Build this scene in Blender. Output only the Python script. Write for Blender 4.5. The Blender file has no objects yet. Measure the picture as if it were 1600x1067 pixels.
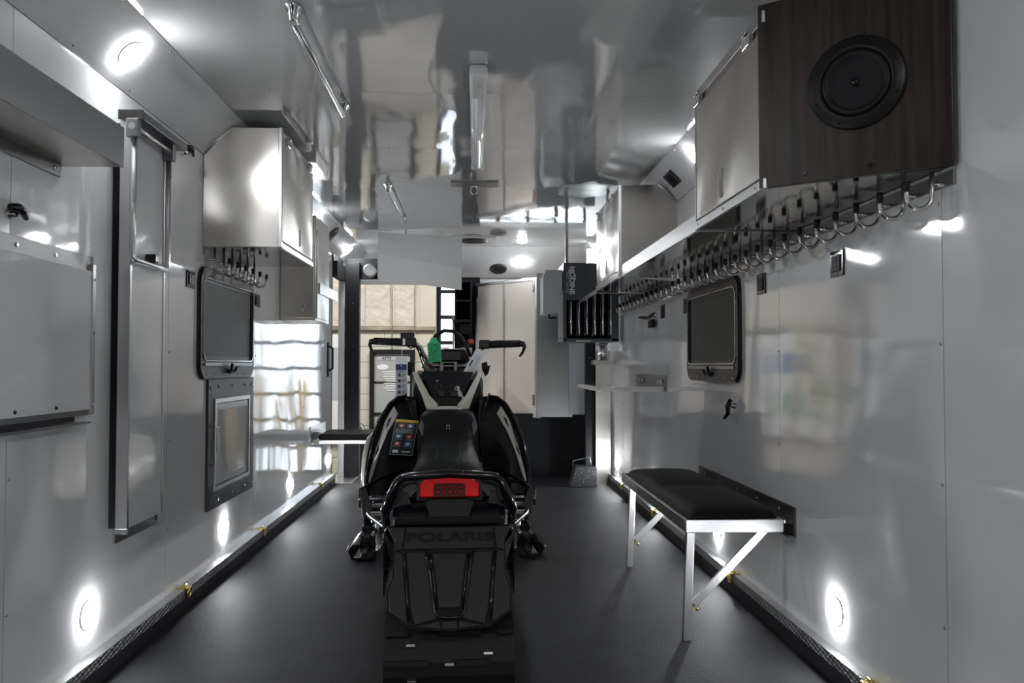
import bpy, bmesh, math, random
from mathutils import Vector, Matrix
random.seed(7)
PI = math.pi
C = bpy.context.scene.collection
sc = bpy.context.scene

# ------------------------------------------------------------------ camera, world, lights, exposure
cam_d = bpy.data.cameras.new('camera'); cam = bpy.data.objects.new('camera', cam_d); C.objects.link(cam)
cam_d.sensor_width = 36.0; cam_d.lens = 1300 / 1600 * 36; cam_d.clip_start = 0.05; cam_d.clip_end = 200
H = 1.025
YAW = math.atan(58 / 1300); PITCH = math.atan(37.5 / math.hypot(1300, 58))
cam.location = (0, 0, H); cam.rotation_euler = (PI / 2 + PITCH, 0, -YAW)
sc.camera = cam

w = bpy.data.worlds.new('world'); sc.world = w; w.use_nodes = True
bg = w.node_tree.nodes['Background']
bg.inputs['Color'].default_value = (0.90, 0.95, 1.0, 1); bg.inputs['Strength'].default_value = 4.0   # overcast daylight outside the workshop

def area(name, loc, size, power, color=(1, 1, 1), rot=(0, 0, 0)):
    l = bpy.data.lights.new(name, 'AREA'); l.shape = 'RECTANGLE'; l.size = size[0]; l.size_y = size[1]
    l.energy = power; l.color = color
    o = bpy.data.objects.new(name, l); o.location = loc; o.rotation_euler = rot; C.objects.link(o)
    return o
# soft fill light added behind the camera to brighten the trailer
area('rear_fill_light', (0, -8.6, 1.6), (6.0, 4.0), 30, (0.93, 0.97, 1.0), (-PI / 2, 0, 0))
# unseen area lights added under the workshop ceiling to light both trailer ends
for k, (lx, ly) in enumerate([(-1.8, -2.2), (1.8, -2.2), (-1.8, -5.0), (1.8, -5.0)]):
    area('workshop_fill_rear', (lx, ly, 3.9), (1.6, 0.5), 60, (1, 0.98, 0.95))
for k, (lx, ly) in enumerate([(-3.2, 9.6), (-0.6, 10.4)]):
    area('workshop_fill_front', (lx, ly, 3.9), (1.6, 0.5), 170, (1, 0.97, 0.93))

sc.view_settings.view_transform = 'Standard'; sc.view_settings.look = 'None'
sc.view_settings.gamma = 1; sc.view_settings.use_curve_mapping = False
sc.view_settings.exposure = 0.0

# ------------------------------------------------------------------ materials
def mat(name, col, rough=0.5, metal=0.0, bump=None, emit=None, coat=0.0, var=None, ior=1.5, aniso=0, rvar=None, trans=0, alpha=None, spec=0.5):
    m = bpy.data.materials.new(name); m.use_nodes = True
    nt = m.node_tree; n = nt.nodes; L = nt.links; b = n['Principled BSDF']
    b.inputs['Base Color'].default_value = (*col, 1); b.inputs['Roughness'].default_value = rough
    b.inputs['Metallic'].default_value = metal; b.inputs['IOR'].default_value = ior
    b.inputs['Coat Weight'].default_value = coat; b.inputs['Coat Roughness'].default_value = 0.05
    b.inputs['Transmission Weight'].default_value = trans
    b.inputs['Specular IOR Level'].default_value = spec
    if alpha is not None: b.inputs['Alpha'].default_value = alpha
    tc = n.new('ShaderNodeTexCoord')
    def noise(scale, vec, detail=3):
        mp = n.new('ShaderNodeMapping'); mp.inputs['Scale'].default_value = vec
        L.new(tc.outputs['Object'], mp.inputs['Vector'])
        t = n.new('ShaderNodeTexNoise'); t.inputs['Scale'].default_value = scale; t.inputs['Detail'].default_value = detail
        L.new(mp.outputs['Vector'], t.inputs['Vector']); return t
    prev = None
    for bp in (bump or []):
        scale, vec, dist, detail = bp
        t = noise(scale, vec, detail)
        bn = n.new('ShaderNodeBump'); bn.inputs['Strength'].default_value = 1; bn.inputs['Distance'].default_value = dist
        L.new(t.outputs['Fac'], bn.inputs['Height'])
        if prev: L.new(prev.outputs['Normal'], bn.inputs['Normal'])
        prev = bn
    if prev: L.new(prev.outputs['Normal'], b.inputs['Normal'])
    if var:
        scale, vec, c2, detail = var
        t = noise(scale, vec, detail)
        mx = n.new('ShaderNodeMix'); mx.data_type = 'RGBA'
        mx.inputs['A'].default_value = (*col, 1); mx.inputs['B'].default_value = (*c2, 1)
        cr = n.new('ShaderNodeMapRange'); cr.inputs['From Min'].default_value = 0.35; cr.inputs['From Max'].default_value = 0.65
        L.new(t.outputs['Fac'], cr.inputs['Value']); L.new(cr.outputs['Result'], mx.inputs['Factor'])
        L.new(mx.outputs['Result'], b.inputs['Base Color'])
    if rvar:
        scale, vec, r0, r1 = rvar
        t = noise(scale, vec, 3); mr = n.new('ShaderNodeMapRange')
        mr.inputs['From Min'].default_value = 0.3; mr.inputs['From Max'].default_value = 0.7
        mr.inputs['To Min'].default_value = r0; mr.inputs['To Max'].default_value = r1
        L.new(t.outputs['Fac'], mr.inputs['Value']); L.new(mr.outputs['Result'], b.inputs['Roughness'])
    if emit:
        b.inputs['Emission Color'].default_value = (*emit[0], 1); b.inputs['Emission Strength'].default_value = emit[1]
    return m

M = {}
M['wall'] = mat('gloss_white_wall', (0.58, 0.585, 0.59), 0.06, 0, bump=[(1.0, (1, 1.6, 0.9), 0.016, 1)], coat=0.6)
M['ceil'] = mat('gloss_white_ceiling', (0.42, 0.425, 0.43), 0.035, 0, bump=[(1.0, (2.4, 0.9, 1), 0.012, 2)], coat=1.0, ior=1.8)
M['cove'] = mat('gloss_white_cove', (0.55, 0.555, 0.56), 0.18, 0, coat=0.3)
M['white'] = mat('white_paint', (0.62, 0.62, 0.62), 0.3)
M['joint'] = mat('dark_joint', (0.10, 0.10, 0.10), 0.6)
M['floor'] = mat('black_rubber_floor', (0.0095, 0.0095, 0.0105), 0.6, 0, spec=0.15, bump=[(90, (1, 1, 1), 0.0012, 4)], var=(5, (1, 1, 1), (0.015, 0.015, 0.0165), 5))
M['steel'] = mat('brushed_stainless', (0.55, 0.53, 0.50), 0.30, 1, bump=[(2.6, (1, 1, 0.8), 0.035, 1)])
M['steeldark'] = mat('grey_brushed_steel', (0.26, 0.26, 0.265), 0.34, 1)
M['mirror'] = mat('polished_underside', (0.40, 0.40, 0.41), 0.08, 1, bump=[(2, (1, 1, 1), 0.004, 1)])
M['alu'] = mat('bright_aluminium', (0.60, 0.60, 0.61), 0.28, 1, bump=[(60, (1, 0.1, 0.1), 0.0004, 2)])
M['chrome'] = mat('chrome', (0.75, 0.75, 0.76), 0.12, 1)
M['hookm'] = mat('satin_hook_metal', (0.60, 0.59, 0.57), 0.25, 1)
M['gunmetal'] = mat('bronze_steel_frame', (0.042, 0.040, 0.039), 0.42, 0.8)
M['brass'] = mat('brass', (0.62, 0.47, 0.16), 0.3, 1)
M['blackm'] = mat('black_matte', (0.008, 0.008, 0.009), 0.6, spec=0.25)
M['blacks'] = mat('black_satin', (0.007, 0.007, 0.0075), 0.38, spec=0.25, bump=[(200, (1, 1, 1), 0.0002, 2)])
M['blackg'] = mat('black_gloss', (0.004, 0.004, 0.005), 0.14)
M['flap'] = mat('black_moulded_plastic', (0.019, 0.0185, 0.018), 0.3, spec=0.25, bump=[(300, (1, 1, 1), 0.0002, 2)])
M['vinyl'] = mat('black_vinyl', (0.008, 0.008, 0.0085), 0.5, spec=0.12, bump=[(350, (1, 1, 1), 0.0003, 2)])
M['rubber'] = mat('track_rubber', (0.006, 0.006, 0.0065), 0.5, spec=0.25, bump=[(40, (1, 1, 1), 0.001, 3)])
M['cream'] = mat('cream_plastic', (0.50, 0.48, 0.43), 0.25, coat=0.3)
M['wood'] = mat('dark_walnut', (0.012, 0.0085, 0.0065), 0.38, 0, spec=0.25, var=(7, (9, 9, 0.35), (0.034, 0.025, 0.019), 6), bump=[(60, (2, 2, 0.05), 0.0005, 3)])
M['screen'] = mat('insect_screen', (0.018, 0.019, 0.016), 0.5, 0, spec=0.25, var=(220, (1, 0.15, 1), (0.032, 0.034, 0.029), 2))
M['glass'] = mat('dark_tinted_glass', (0.012, 0.013, 0.013), 0.05, 0)
M['heater'] = mat('slate_heater_enamel', (0.045, 0.055, 0.063), 0.35)
M['greybox'] = mat('light_grey_enamel', (0.36, 0.39, 0.41), 0.3)
M['diff'] = mat('ribbed_clear_diffuser', (0.80, 0.81, 0.82), 0.15, 0, bump=[(110, (1, 0.01, 0.01), 0.002, 1)], coat=0.5)
M['red'] = mat('red_lens', (0.60, 0.004, 0.006), 0.12, spec=0.3, emit=((1, 0.02, 0.02), 0.05))
M['reddark'] = mat('dark_red_lens', (0.06, 0.002, 0.003), 0.12, spec=0.3)
M['leddim'] = mat('dim_red_led', (0.22, 0.006, 0.007), 0.2, spec=0.3)
M['seathighlight'] = mat('grey_seat_highlight', (0.075, 0.075, 0.08), 0.5, spec=0.3)  # grey standing in for the highlights on the seat hump corners
M['green'] = mat('green_card', (0.03, 0.50, 0.19), 0.5)
M['paper'] = mat('white_card', (0.72, 0.74, 0.76), 0.5)
M['papergrey'] = mat('grey_card', (0.42, 0.44, 0.48), 0.4)
M['navy'] = mat('navy_print', (0.02, 0.03, 0.12), 0.4)
M['ink'] = mat('dark_ink', (0.02, 0.03, 0.03), 0.5)
M['yellow'] = mat('yellow_paint', (0.62, 0.40, 0.02), 0.4)
M['bluep'] = mat('blue_print', (0.12, 0.22, 0.42), 0.4)
M['redp'] = mat('red_print', (0.42, 0.06, 0.05), 0.4)
M['greenp'] = mat('green_print', (0.08, 0.33, 0.17), 0.5)
M['creamwall'] = mat('cream_painted_block', (0.60, 0.57, 0.50), 0.55, var=(1.2, (1, 1, 1), (0.54, 0.51, 0.44), 4), bump=[(12, (1, 1, 1), 0.003, 3)])
M['curtain'] = mat('cream_insulation_sheet', (0.60, 0.57, 0.50), 0.4, bump=[(2.2, (1, 1, 1), 0.12, 3)])
M['grime'] = mat('grimy_ledge', (0.40, 0.36, 0.28), 0.7, var=(5, (1, 1, 1), (0.2, 0.18, 0.14), 4))
M['concrete'] = mat('concrete_floor', (0.30, 0.29, 0.27), 0.6, var=(1, (1, 1, 1), (0.22, 0.215, 0.2), 5))
M['shopwall'] = mat('workshop_wall', (0.58, 0.57, 0.54), 0.6)
M['doorglass'] = mat('grey_door_glass', (0.36, 0.38, 0.39), 0.12)
M['pane'] = mat('clear_pane', (0.9, 0.95, 1), 0.02, trans=1.0, ior=1.05)
M['exit'] = mat('green_lit_sign', (0.02, 0.5, 0.15), 0.4, emit=((0.1, 1, 0.35), 1.5))
M['cabwhite'] = mat('gloss_cream_cabinet_door', (0.66, 0.61, 0.56), 0.12, coat=0.6, bump=[(2, (1, 1, 1), 0.004, 1)])
M['granite'] = mat('speckled_black', (0.02, 0.021, 0.024), 0.35, var=(55, (1, 1, 1), (0.02, 0.021, 0.024), 2))
M['carpet'] = mat('black_wall_lining', (0.008, 0.0085, 0.009), 0.7, spec=0.15, bump=[(150, (1, 1, 1), 0.001, 3)])
def lamp_mat(name, col, strength):
    m = bpy.data.materials.new(name); m.use_nodes = True; n = m.node_tree.nodes; n.clear()
    e = n.new('ShaderNodeEmission'); o = n.new('ShaderNodeOutputMaterial')
    e.inputs['Color'].default_value = (*col, 1); e.inputs['Strength'].default_value = strength
    m.node_tree.links.new(e.outputs['Emission'], o.inputs['Surface']); return m
M['lens'] = lamp_mat('lit_lens', (0.95, 0.98, 1.0), 270)
def tread_mat():
    m = mat('tread_plate', (0.22, 0.22, 0.22), 0.35, 0.9)
    nt = m.node_tree; n = nt.nodes; L = nt.links
    tc = n['Texture Coordinate']; v = n.new('ShaderNodeTexVoronoi'); v.inputs['Scale'].default_value = 75
    v.inputs['Randomness'].default_value = 0.0
    mp = n.new('ShaderNodeMapping'); mp.inputs['Rotation'].default_value = (0.785, 0.785, 0.785)
    L.new(tc.outputs['Object'], mp.inputs['Vector']); L.new(mp.outputs['Vector'], v.inputs['Vector'])
    b = n.new('ShaderNodeBump'); b.inputs['Distance'].default_value = 0.006; b.invert = True
    L.new(v.outputs['Distance'], b.inputs['Height']); L.new(b.outputs['Normal'], n['Principled BSDF'].inputs['Normal'])
    return m
M['tread'] = tread_mat()
def speckle(m):
    nt = m.node_tree; n = nt.nodes; L = nt.links
    v = n.new('ShaderNodeTexVoronoi'); v.inputs['Scale'].default_value = 70
    L.new(n['Texture Coordinate'].outputs['Object'], v.inputs['Vector'])
    r = n.new('ShaderNodeMapRange'); r.inputs['From Min'].default_value = 0.16; r.inputs['From Max'].default_value = 0.10
    L.new(v.outputs['Distance'], r.inputs['Value'])
    mx = n.new('ShaderNodeMix'); mx.data_type = 'RGBA'; mx.inputs['A'].default_value = (0.02, 0.021, 0.024, 1); mx.inputs['B'].default_value = (0.7, 0.75, 0.8, 1)
    L.new(r.outputs['Result'], mx.inputs['Factor']); L.new(mx.outputs['Result'], n['Principled BSDF'].inputs['Base Color'])
speckle(M['granite'])

# ------------------------------------------------------------------ builders
W = {}
class MB:
    def __init__(s): s.bm = bmesh.new(); s.smooth = []
    def box(s, x0, x1, y0, y1, z0, z1, bev=0, mtx=None):
        if x0 > x1: x0, x1 = x1, x0
        if y0 > y1: y0, y1 = y1, y0
        if z0 > z1: z0, z1 = z1, z0
        r = bmesh.ops.create_cube(s.bm, size=1)['verts']
        for v in r:
            v.co = Vector(((v.co.x + .5) * (x1 - x0) + x0, (v.co.y + .5) * (y1 - y0) + y0, (v.co.z + .5) * (z1 - z0) + z0))
        if mtx: bmesh.ops.transform(s.bm, matrix=mtx, verts=r)
        if bev:
            es = list({e for v in r for e in v.link_edges})
            bmesh.ops.bevel(s.bm, geom=es, offset=bev, segments=2, profile=0.5, affect='EDGES')
        return s
    def prism(s, pts, vec, bev=0):
        vec = Vector(vec); a = [s.bm.verts.new(Vector(p)) for p in pts]; b = [s.bm.verts.new(Vector(p) + vec) for p in pts]
        n = len(a); fs = [s.bm.faces.new(a), s.bm.faces.new(list(reversed(b)))]
        for i in range(n): fs.append(s.bm.faces.new((a[i], b[i], b[(i + 1) % n], a[(i + 1) % n])))
        bmesh.ops.recalc_face_normals(s.bm, faces=fs)
        if bev: bmesh.ops.bevel(s.bm, geom=list({e for f in fs for e in f.edges}), offset=bev, segments=2, affect='EDGES', profile=.5)
        return s
    def ring(s, outer, inner, vec):
        vec = Vector(vec); n = len(outer); vs = []
        for loop in (outer, inner): vs.append([s.bm.verts.new(Vector(p)) for p in loop])
        for loop in (outer, inner): vs.append([s.bm.verts.new(Vector(p) + vec) for p in loop])
        o, i, O, I = vs; fs = []
        for k in range(n):
            q = (k + 1) % n
            fs += [s.bm.faces.new((o[k], o[q], i[q], i[k])), s.bm.faces.new((O[k], I[k], I[q], O[q])),
                   s.bm.faces.new((o[k], O[k], O[q], o[q])), s.bm.faces.new((i[k], i[q], I[q], I[k]))]
        bmesh.ops.recalc_face_normals(s.bm, faces=fs); return s
    def tube(s, path, r, seg=10, caps=True):
        path = [Vector(p) for p in path]; rings = []
        rr = r if isinstance(r, (list, tuple)) else [r] * len(path)
        t0 = (path[1] - path[0]).normalized(); up = Vector((0, 0, 1)) if abs(t0.z) < .9 else Vector((1, 0, 0))
        nrm = t0.cross(up).normalized()
        for k, p in enumerate(path):
            if k == 0: t = t0
            elif k == len(path) - 1: t = (path[k] - path[k - 1]).normalized()
            else: t = ((path[k + 1] - p).normalized() + (p - path[k - 1]).normalized()).normalized()
            nrm = (nrm - t * nrm.dot(t)).normalized(); b = t.cross(nrm)
            rings.append([s.bm.verts.new(p + (nrm * math.cos(a) + b * math.sin(a)) * rr[k]) for a in [2 * PI * i / seg for i in range(seg)]])
        fs = []
        for k in range(len(rings) - 1):
            for i in range(seg):
                f = s.bm.faces.new((rings[k][i], rings[k][(i + 1) % seg], rings[k + 1][(i + 1) % seg], rings[k + 1][i])); f.smooth = True; fs.append(f)
        if caps: fs += [s.bm.faces.new(list(reversed(rings[0]))), s.bm.faces.new(rings[-1])]
        bmesh.ops.recalc_face_normals(s.bm, faces=fs); return s
    def lathe(s, prof, c, axis, seg=32):
        c = Vector(c); ax = Vector(axis).normalized(); u = ax.orthogonal().normalized(); v = ax.cross(u); rings = []
        for r, h in prof:
            rings.append([s.bm.verts.new(c + ax * h + (u * math.cos(a) + v * math.sin(a)) * max(r, 1e-4)) for a in [2 * PI * i / seg for i in range(seg)]])
        fs = []
        for k in range(len(rings) - 1):
            for i in range(seg):
                f = s.bm.faces.new((rings[k][i], rings[k][(i + 1) % seg], rings[k + 1][(i + 1) % seg], rings[k + 1][i])); f.smooth = True; fs.append(f)
        fs += [s.bm.faces.new(rings[0]), s.bm.faces.new(rings[-1])]
        bmesh.ops.recalc_face_normals(s.bm, faces=fs); return s
    def loft(s, secs, cap=True, smooth=True, closed=True):
        rings = [[s.bm.verts.new(Vector(p)) for p in sec] for sec in secs]; n = len(rings[0]); fs = []
        for k in range(len(rings) - 1):
            for i in range(n if closed else n - 1):
                f = s.bm.faces.new((rings[k][i], rings[k][(i + 1) % n], rings[k + 1][(i + 1) % n], rings[k + 1][i])); f.smooth = smooth; fs.append(f)
        if cap and closed: fs += [s.bm.faces.new(rings[0]), s.bm.faces.new(rings[-1])]
        bmesh.ops.recalc_face_normals(s.bm, faces=fs); return s
    def quads(s, verts, faces, smooth=False):
        vs = [s.bm.verts.new(Vector(p)) for p in verts]
        fs = [s.bm.faces.new([vs[i] for i in f]) for f in faces]
        for f in fs: f.smooth = smooth
        bmesh.ops.recalc_face_normals(s.bm, faces=fs); return s

def obj(name, mb, m, parent=None, auto=None, **tags):
    bm = mb.bm
    lo = Vector((1e9,) * 3); hi = Vector((-1e9,) * 3)
    for v in bm.verts:
        for i in range(3): lo[i] = min(lo[i], v.co[i]); hi[i] = max(hi[i], v.co[i])
    c = (lo + hi) / 2
    for v in bm.verts: v.co -= c
    me = bpy.data.meshes.new(name); bm.to_mesh(me); bm.free()
    me.materials.append(M[m] if isinstance(m, str) else m)
    o = bpy.data.objects.new(name, me); C.objects.link(o)
    if parent: o.parent = parent; o.location = c - W[parent]
    else: o.location = c
    W[o] = c.copy()
    for k, v in tags.items(): o[k] = v
    return o
def thing(name, label, cat, loc, group=None, rotz=0, local=False):
    o = bpy.data.objects.new(name, None); C.objects.link(o); o.location = loc; o.rotation_euler = (0, 0, rotz)
    o.empty_display_size = .05
    if label: o['label'] = label; o['category'] = cat
    if group: o['group'] = group
    W[o] = Vector((0, 0, 0)) if local else Vector(loc); return o
def tag(o, label, cat, group=None):
    o['label'] = label; o['category'] = cat
    if group: o['group'] = group
    return o
def struct(name, mb, m, parent=None):
    o = obj(name, mb, m, parent)
    if not parent: o['kind'] = 'structure'
    return o
def B(*a, **k): return MB().box(*a, **k)
def copy_tree(o, parent=None, delta=(0, 0, 0)):
    c = o.copy(); C.objects.link(c); c.parent = parent
    if parent is None: c.location = o.location + Vector(delta)
    W[c] = W[o] + Vector(delta)
    for ch in list(o.children): copy_tree(ch, c)
    return c
def text(name, s, size, m, parent, loc, rot, ext=0.001, label=None, bold=0.0):
    cu = bpy.data.curves.new(name, 'FONT'); cu.body = s; cu.size = size; cu.extrude = ext; cu.align_x = 'CENTER'; cu.align_y = 'CENTER'; cu.offset = bold
    t = bpy.data.objects.new(name + '_tmp', cu); C.objects.link(t)
    me = bpy.data.meshes.new_from_object(t.evaluated_get(bpy.context.evaluated_depsgraph_get()))
    bpy.data.objects.remove(t); me.name = name; me.materials.clear(); me.materials.append(M[m])
    o = bpy.data.objects.new(name, me); C.objects.link(o)
    o.location = Vector(loc) - (W[parent] if parent else Vector((0, 0, 0))); o.rotation_euler = rot
    if parent: o.parent = parent
    W[o] = Vector(loc)
    if label: o['label'] = label
    return o
def rrect(w, h, r, n=5, dz=0):      # rounded rectangle outline in 2D
    pts = []
    for cx, cy, a0 in ((w / 2 - r, h / 2 - r, 0), (-w / 2 + r, h / 2 - r, 90), (-w / 2 + r, -h / 2 + r, 180), (w / 2 - r, -h / 2 + r, 270)):
        for k in range(n + 1):
            a = math.radians(a0 + 90 * k / n); pts.append((cx + r * math.cos(a), cy + r * math.sin(a) + dz))
    return pts

XL, XR, ZW, ZC = -1.246, 1.192, 1.997, 2.160
CXL, CXR = -1.082, 1.030
Y0 = -0.45

# ------------------------------------------------------------------ trailer shell
YF = 7.95
struct('floor', B(XL - .04, XR + .04, Y0, YF, -.06, 0), 'floor')
def seamed_wall(name, x, s, seams, y1):
    wl = struct(name, B(x + s * .012, x + s * .055, Y0, y1, -.05, ZW), 'joint')
    ys = [Y0] + seams + [y1]
    for a, b in zip(ys[:-1], ys[1:]):
        obj('panel', B(x, x + s * .012, a + .0015, b - .0015, 0.0, ZW), 'wall', wl)
    for yy in seams:
        for z in (.36, .72, 1.08, 1.44, 1.8):
            obj('screw', MB().lathe([(.0045, -.0005), (.0045, .001), (.002, .003)], (x, yy + .012, z), (-s, 0, 0), 10), 'chrome', wl)
    return wl
wl = seamed_wall('wall_left', XL, -1, [1.1, 2.28, 3.44, 4.78, 6.12], 7.31)
wr = seamed_wall('wall_right', XR, 1, [.93, 2.067, 3.208, 4.344, 5.5, 6.65], YF)
# left wall past the side door head
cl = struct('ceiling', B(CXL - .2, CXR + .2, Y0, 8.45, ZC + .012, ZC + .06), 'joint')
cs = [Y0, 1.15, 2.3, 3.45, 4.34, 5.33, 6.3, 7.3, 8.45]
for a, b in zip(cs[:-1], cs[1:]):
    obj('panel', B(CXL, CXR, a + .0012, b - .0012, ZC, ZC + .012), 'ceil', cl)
    for xx in (-.85, -.45, .45, .85):
        obj('screw', MB().lathe([(.004, -.0005), (.004, .001), (.002, .0025)], (xx, b - .014, ZC), (0, 0, -1), 8), 'chrome', cl)
def cove(name, xw, xc, s):
    t = struct(name, MB().prism([(xw, Y0, ZW), (xc, Y0, ZC), (xc, Y0, ZC + .06), (xw + s * .055, Y0, ZC + .06), (xw + s * .055, Y0, ZW)], (0, 8.45 - Y0, 0)), 'cove')
    # flat aluminium edge strips over both cove joints
    for (x0, z0, x1, z1) in ((xw, ZW, xw - s * .022, ZW + .022), (xc, ZC, xc + s * .022, ZC - .022)):
        n = Vector((-s, 0, -1)).normalized() * .0035
        p = [(x0, Y0, z0), (x1, Y0, z1), (x1 + n.x, Y0, z1 + n.z), (x0 + n.x, Y0, z0 + n.z)]
        st = obj('edge_strip', MB().prism(p, (0, 8.3 - Y0, 0)), 'cove', t)
        for k in range(16):
            yy = .9 + k * .42
            obj('screw', MB().lathe([(.004, 0), (.003, .002)], ((x0 + x1) / 2 + n.x, yy, (z0 + z1) / 2 + n.z), (-s, 0, -1), 8), 'chrome', t)
        # fine shadow joint against wall and ceiling
    obj('joint', B(xw - s * .002, xw + s * .001, Y0, 7.6, ZW - .004, ZW + .001), 'joint', t)
    return t
cove('trim_1', XL, CXL, -1); cove('trim_2', XR, CXR, 1)

# kick strips along both walls (baseboards): ledge, chrome edge, tread strip, black lower face
def kick(name, x, s, d, y1):
    b = struct(name, B(x, x - s * d, Y0, y1, 0, .089), 'blackm')
    obj('ledge_cap', B(x, x - s * (d + .001), Y0, y1, .089, .092), 'alu', b)
    obj('tread_strip', B(x - s * d, x - s * (d + .003), Y0, y1, .055, .091), 'tread', b)
kick('baseboard_left', XL, -1, .039, 7.30); kick('baseboard_right', XR, 1, .034, 7.18)

# side door opening in the left wall, black post and head
d1 = thing('door_1', None, None, (XL, 7.5, 0)); d1['kind'] = 'structure'
obj('black_jamb', B(-1.20, -1.07, 7.75, 7.85, -.05, 1.98, .004), 'blackm', d1)
obj('door_head', MB().prism([(XL - .05, 7.31, 1.93), (XL + .012, 7.31, 1.93), (XL + .012, 7.31, 2.0), (XL - .05, 7.31, 2.0)], (0, .52, 0)), 'blackm', d1)
obj('head_panel', B(-1.246, -1.20, 7.31, 7.85, 1.80, 1.94), 'blackm', d1)
obj('white_jamb', B(-1.262, -1.205, 7.752, 7.80, -.05, 1.80), 'white', d1)
obj('latch_strip', B(XL - .06, XL + .004, 7.302, 7.318, .09, 1.95), 'gunmetal', d1)
for z in (.3, .7, 1.1, 1.5): obj('hinge', B(-1.204, -1.199, 7.74, 7.752, z, z + .07, .001), 'steeldark', d1)
for z in (.4, .8, 1.2, 1.6): obj('screw', MB().lathe([(.005, 0), (.003, .003)], (-1.13, 7.75, z), (0, -1, 0), 8), 'chrome', d1)
obj('sill', B(-1.30, -1.07, 7.31, 7.9, -.055, .006, .002), 'alu', d1)

# nose of the trailer
wf = struct('wall_front', B(-.36, 1.19, 7.60, 7.66, 0, .585), 'carpet')
obj('nose_panel', B(-.20, .05, 8.25, 8.30, 0, 1.90), 'carpet', wf)
obj('opening_post', B(-.365, -.335, 7.95, 8.0, 0, 1.90), 'blackm', wf)
obj('opening_post_edge', B(-.372, -.366, 7.945, 7.952, 0, 1.90), 'chrome', wf)
obj('nose_head', B(-1.2, 1.2, 8.40, 8.45, 1.84, 2.2), 'cove', wf)
obj('nose_slope', MB().prism([(-.30, 7.9, 2.158), (1.19, 7.9, 2.158), (1.19, 8.36, 1.91), (-.30, 8.36, 1.91)], (0, .02, .02)), 'cove', wf)
obj('black_head', B(-1.2, -.80, 7.78, 7.83, 1.83, 2.02), 'blackm', wf)
obj('steel_sheet', B(.56, .88, 7.50, 7.54, .56, 1.86), 'steeldark', wf)
obj('white_sheet', B(.85, .99, 7.47, 7.495, .585, 1.86), 'greybox', wf)
obj('black_post', B(.965, 1.052, 7.22, 7.30, 0, 1.9), 'blackm', wf)
obj('corner_column', B(1.05, 1.175, 7.18, 7.20, 0, 1.15), 'steel', wf)
obj('nose_side', B(1.03, 1.24, 7.62, 7.66, 0, 2.1), 'cove', wf)
obj('corner_column_edge', B(1.046, 1.052, 7.175, 7.20, 0, 1.155), 'alu', wf)
for k in range(6):
    obj('screw', MB().lathe([(.005, 0), (.003, .003)], (1.0, 7.22, .25 + k * .28), (0, -1, 0), 8), 'chrome', wf)

# ------------------------------------------------------------------ workshop around the trailer
struct('floor', B(-7, 6, -9, 13.1, -.75, -.65), 'concrete')
struct('ceiling', B(-7, 6, -9, 13.1, 4.3, 4.4), 'shopwall')
struct('wall_left', B(-7.1, -7, -9, 13.1, -.65, 4.3), 'shopwall')
struct('wall_right', B(6, 6.1, -9, 13.1, -.65, 4.3), 'shopwall')
struct('wall_rear', B(-7, 6, -9.1, -9, -.65, 4.3), 'shopwall')
wb = struct('wall_front', B(-7, -.60, 13.02, 13.12, -.65, 4.3), 'creamwall')
obj('wall_bay', B(1.75, 6, 13.02, 13.12, -.65, 4.3), 'creamwall', wb)
obj('lintel', B(-.60, 1.75, 13.02, 13.12, 3.0, 4.3), 'creamwall', wb)
for k in range(9):     # painted block courses below the ledge
    for j in range(9):
        x0 = -4.2 + j * .40 + (.2 if k % 2 else 0)
        obj('block', B(x0 + .004, x0 + .396, 13.0, 13.022, -.64 + k * .245 + .004, -.64 + k * .245 + .241, .002), 'creamwall', wb)
obj('ledge', B(-4.2, -.62, 12.93, 13.02, 1.57, 1.63, .004), 'grime', wb)
for j in range(8):     # quilted insulation sheets above the ledge
    x0 = -1.28 + .37 * 1.0 - j * .40
    m_ = MB(); n = 8; secs = []
    for a in range(n + 1):
        row = []
        for b_ in range(n + 1):
            u, v = a / n, b_ / n
            row.append((x0 + .005 + u * .39 - .40 + .4 * 0, 13.01 - .035 * (math.sin(PI * u) * math.sin(PI * min(v * 1.0, 1))) ** .4 + random.uniform(-.006, .006), 1.64 + v * 1.6))
        secs.append(row)
    m_.loft(secs, cap=False, closed=False)
    obj('insulation_sheet', m_, 'curtain', wb)
obj('end_trim', B(-.60, -.57, 12.94, 13.02, -.65, 3.0), 'alu', wb)
for xx in (-1.28, -.93):
    obj('conduit', MB().tube([(xx, 12.93, 1.2), (xx, 12.93, 3.2)], .008, 6), 'grime', wb)
# glazed garage door in the far wall
gd = thing('door_2', None, None, (.6, 13.05, -.65)); gd['kind'] = 'structure'
cols, rows = 5, 9
gx0, gx1, gz0, gz1 = -.56, 1.74, -.62, 2.98
for i in range(cols + 1):
    x = gx0 + (gx1 - gx0) * i / cols; obj('mullion', B(x - .03, x + .03, 13.03, 13.08, gz0, gz1), 'blackm', gd)
for j in range(rows + 1):
    z = gz0 + (gz1 - gz0) * j / rows; obj('rail', B(gx0, gx1, 13.025, 13.075, z - .028, z + .028), 'blackm', gd)
for i in range(cols):
    for j in range(rows):
        x = gx0 + (gx1 - gx0) * i / cols; z = gz0 + (gz1 - gz0) * j / rows
        obj('pane', B(x + .03, x + (gx1 - gx0) / cols - .03, 13.05, 13.056, z + .028, z + .372), 'pane', gd)
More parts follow.
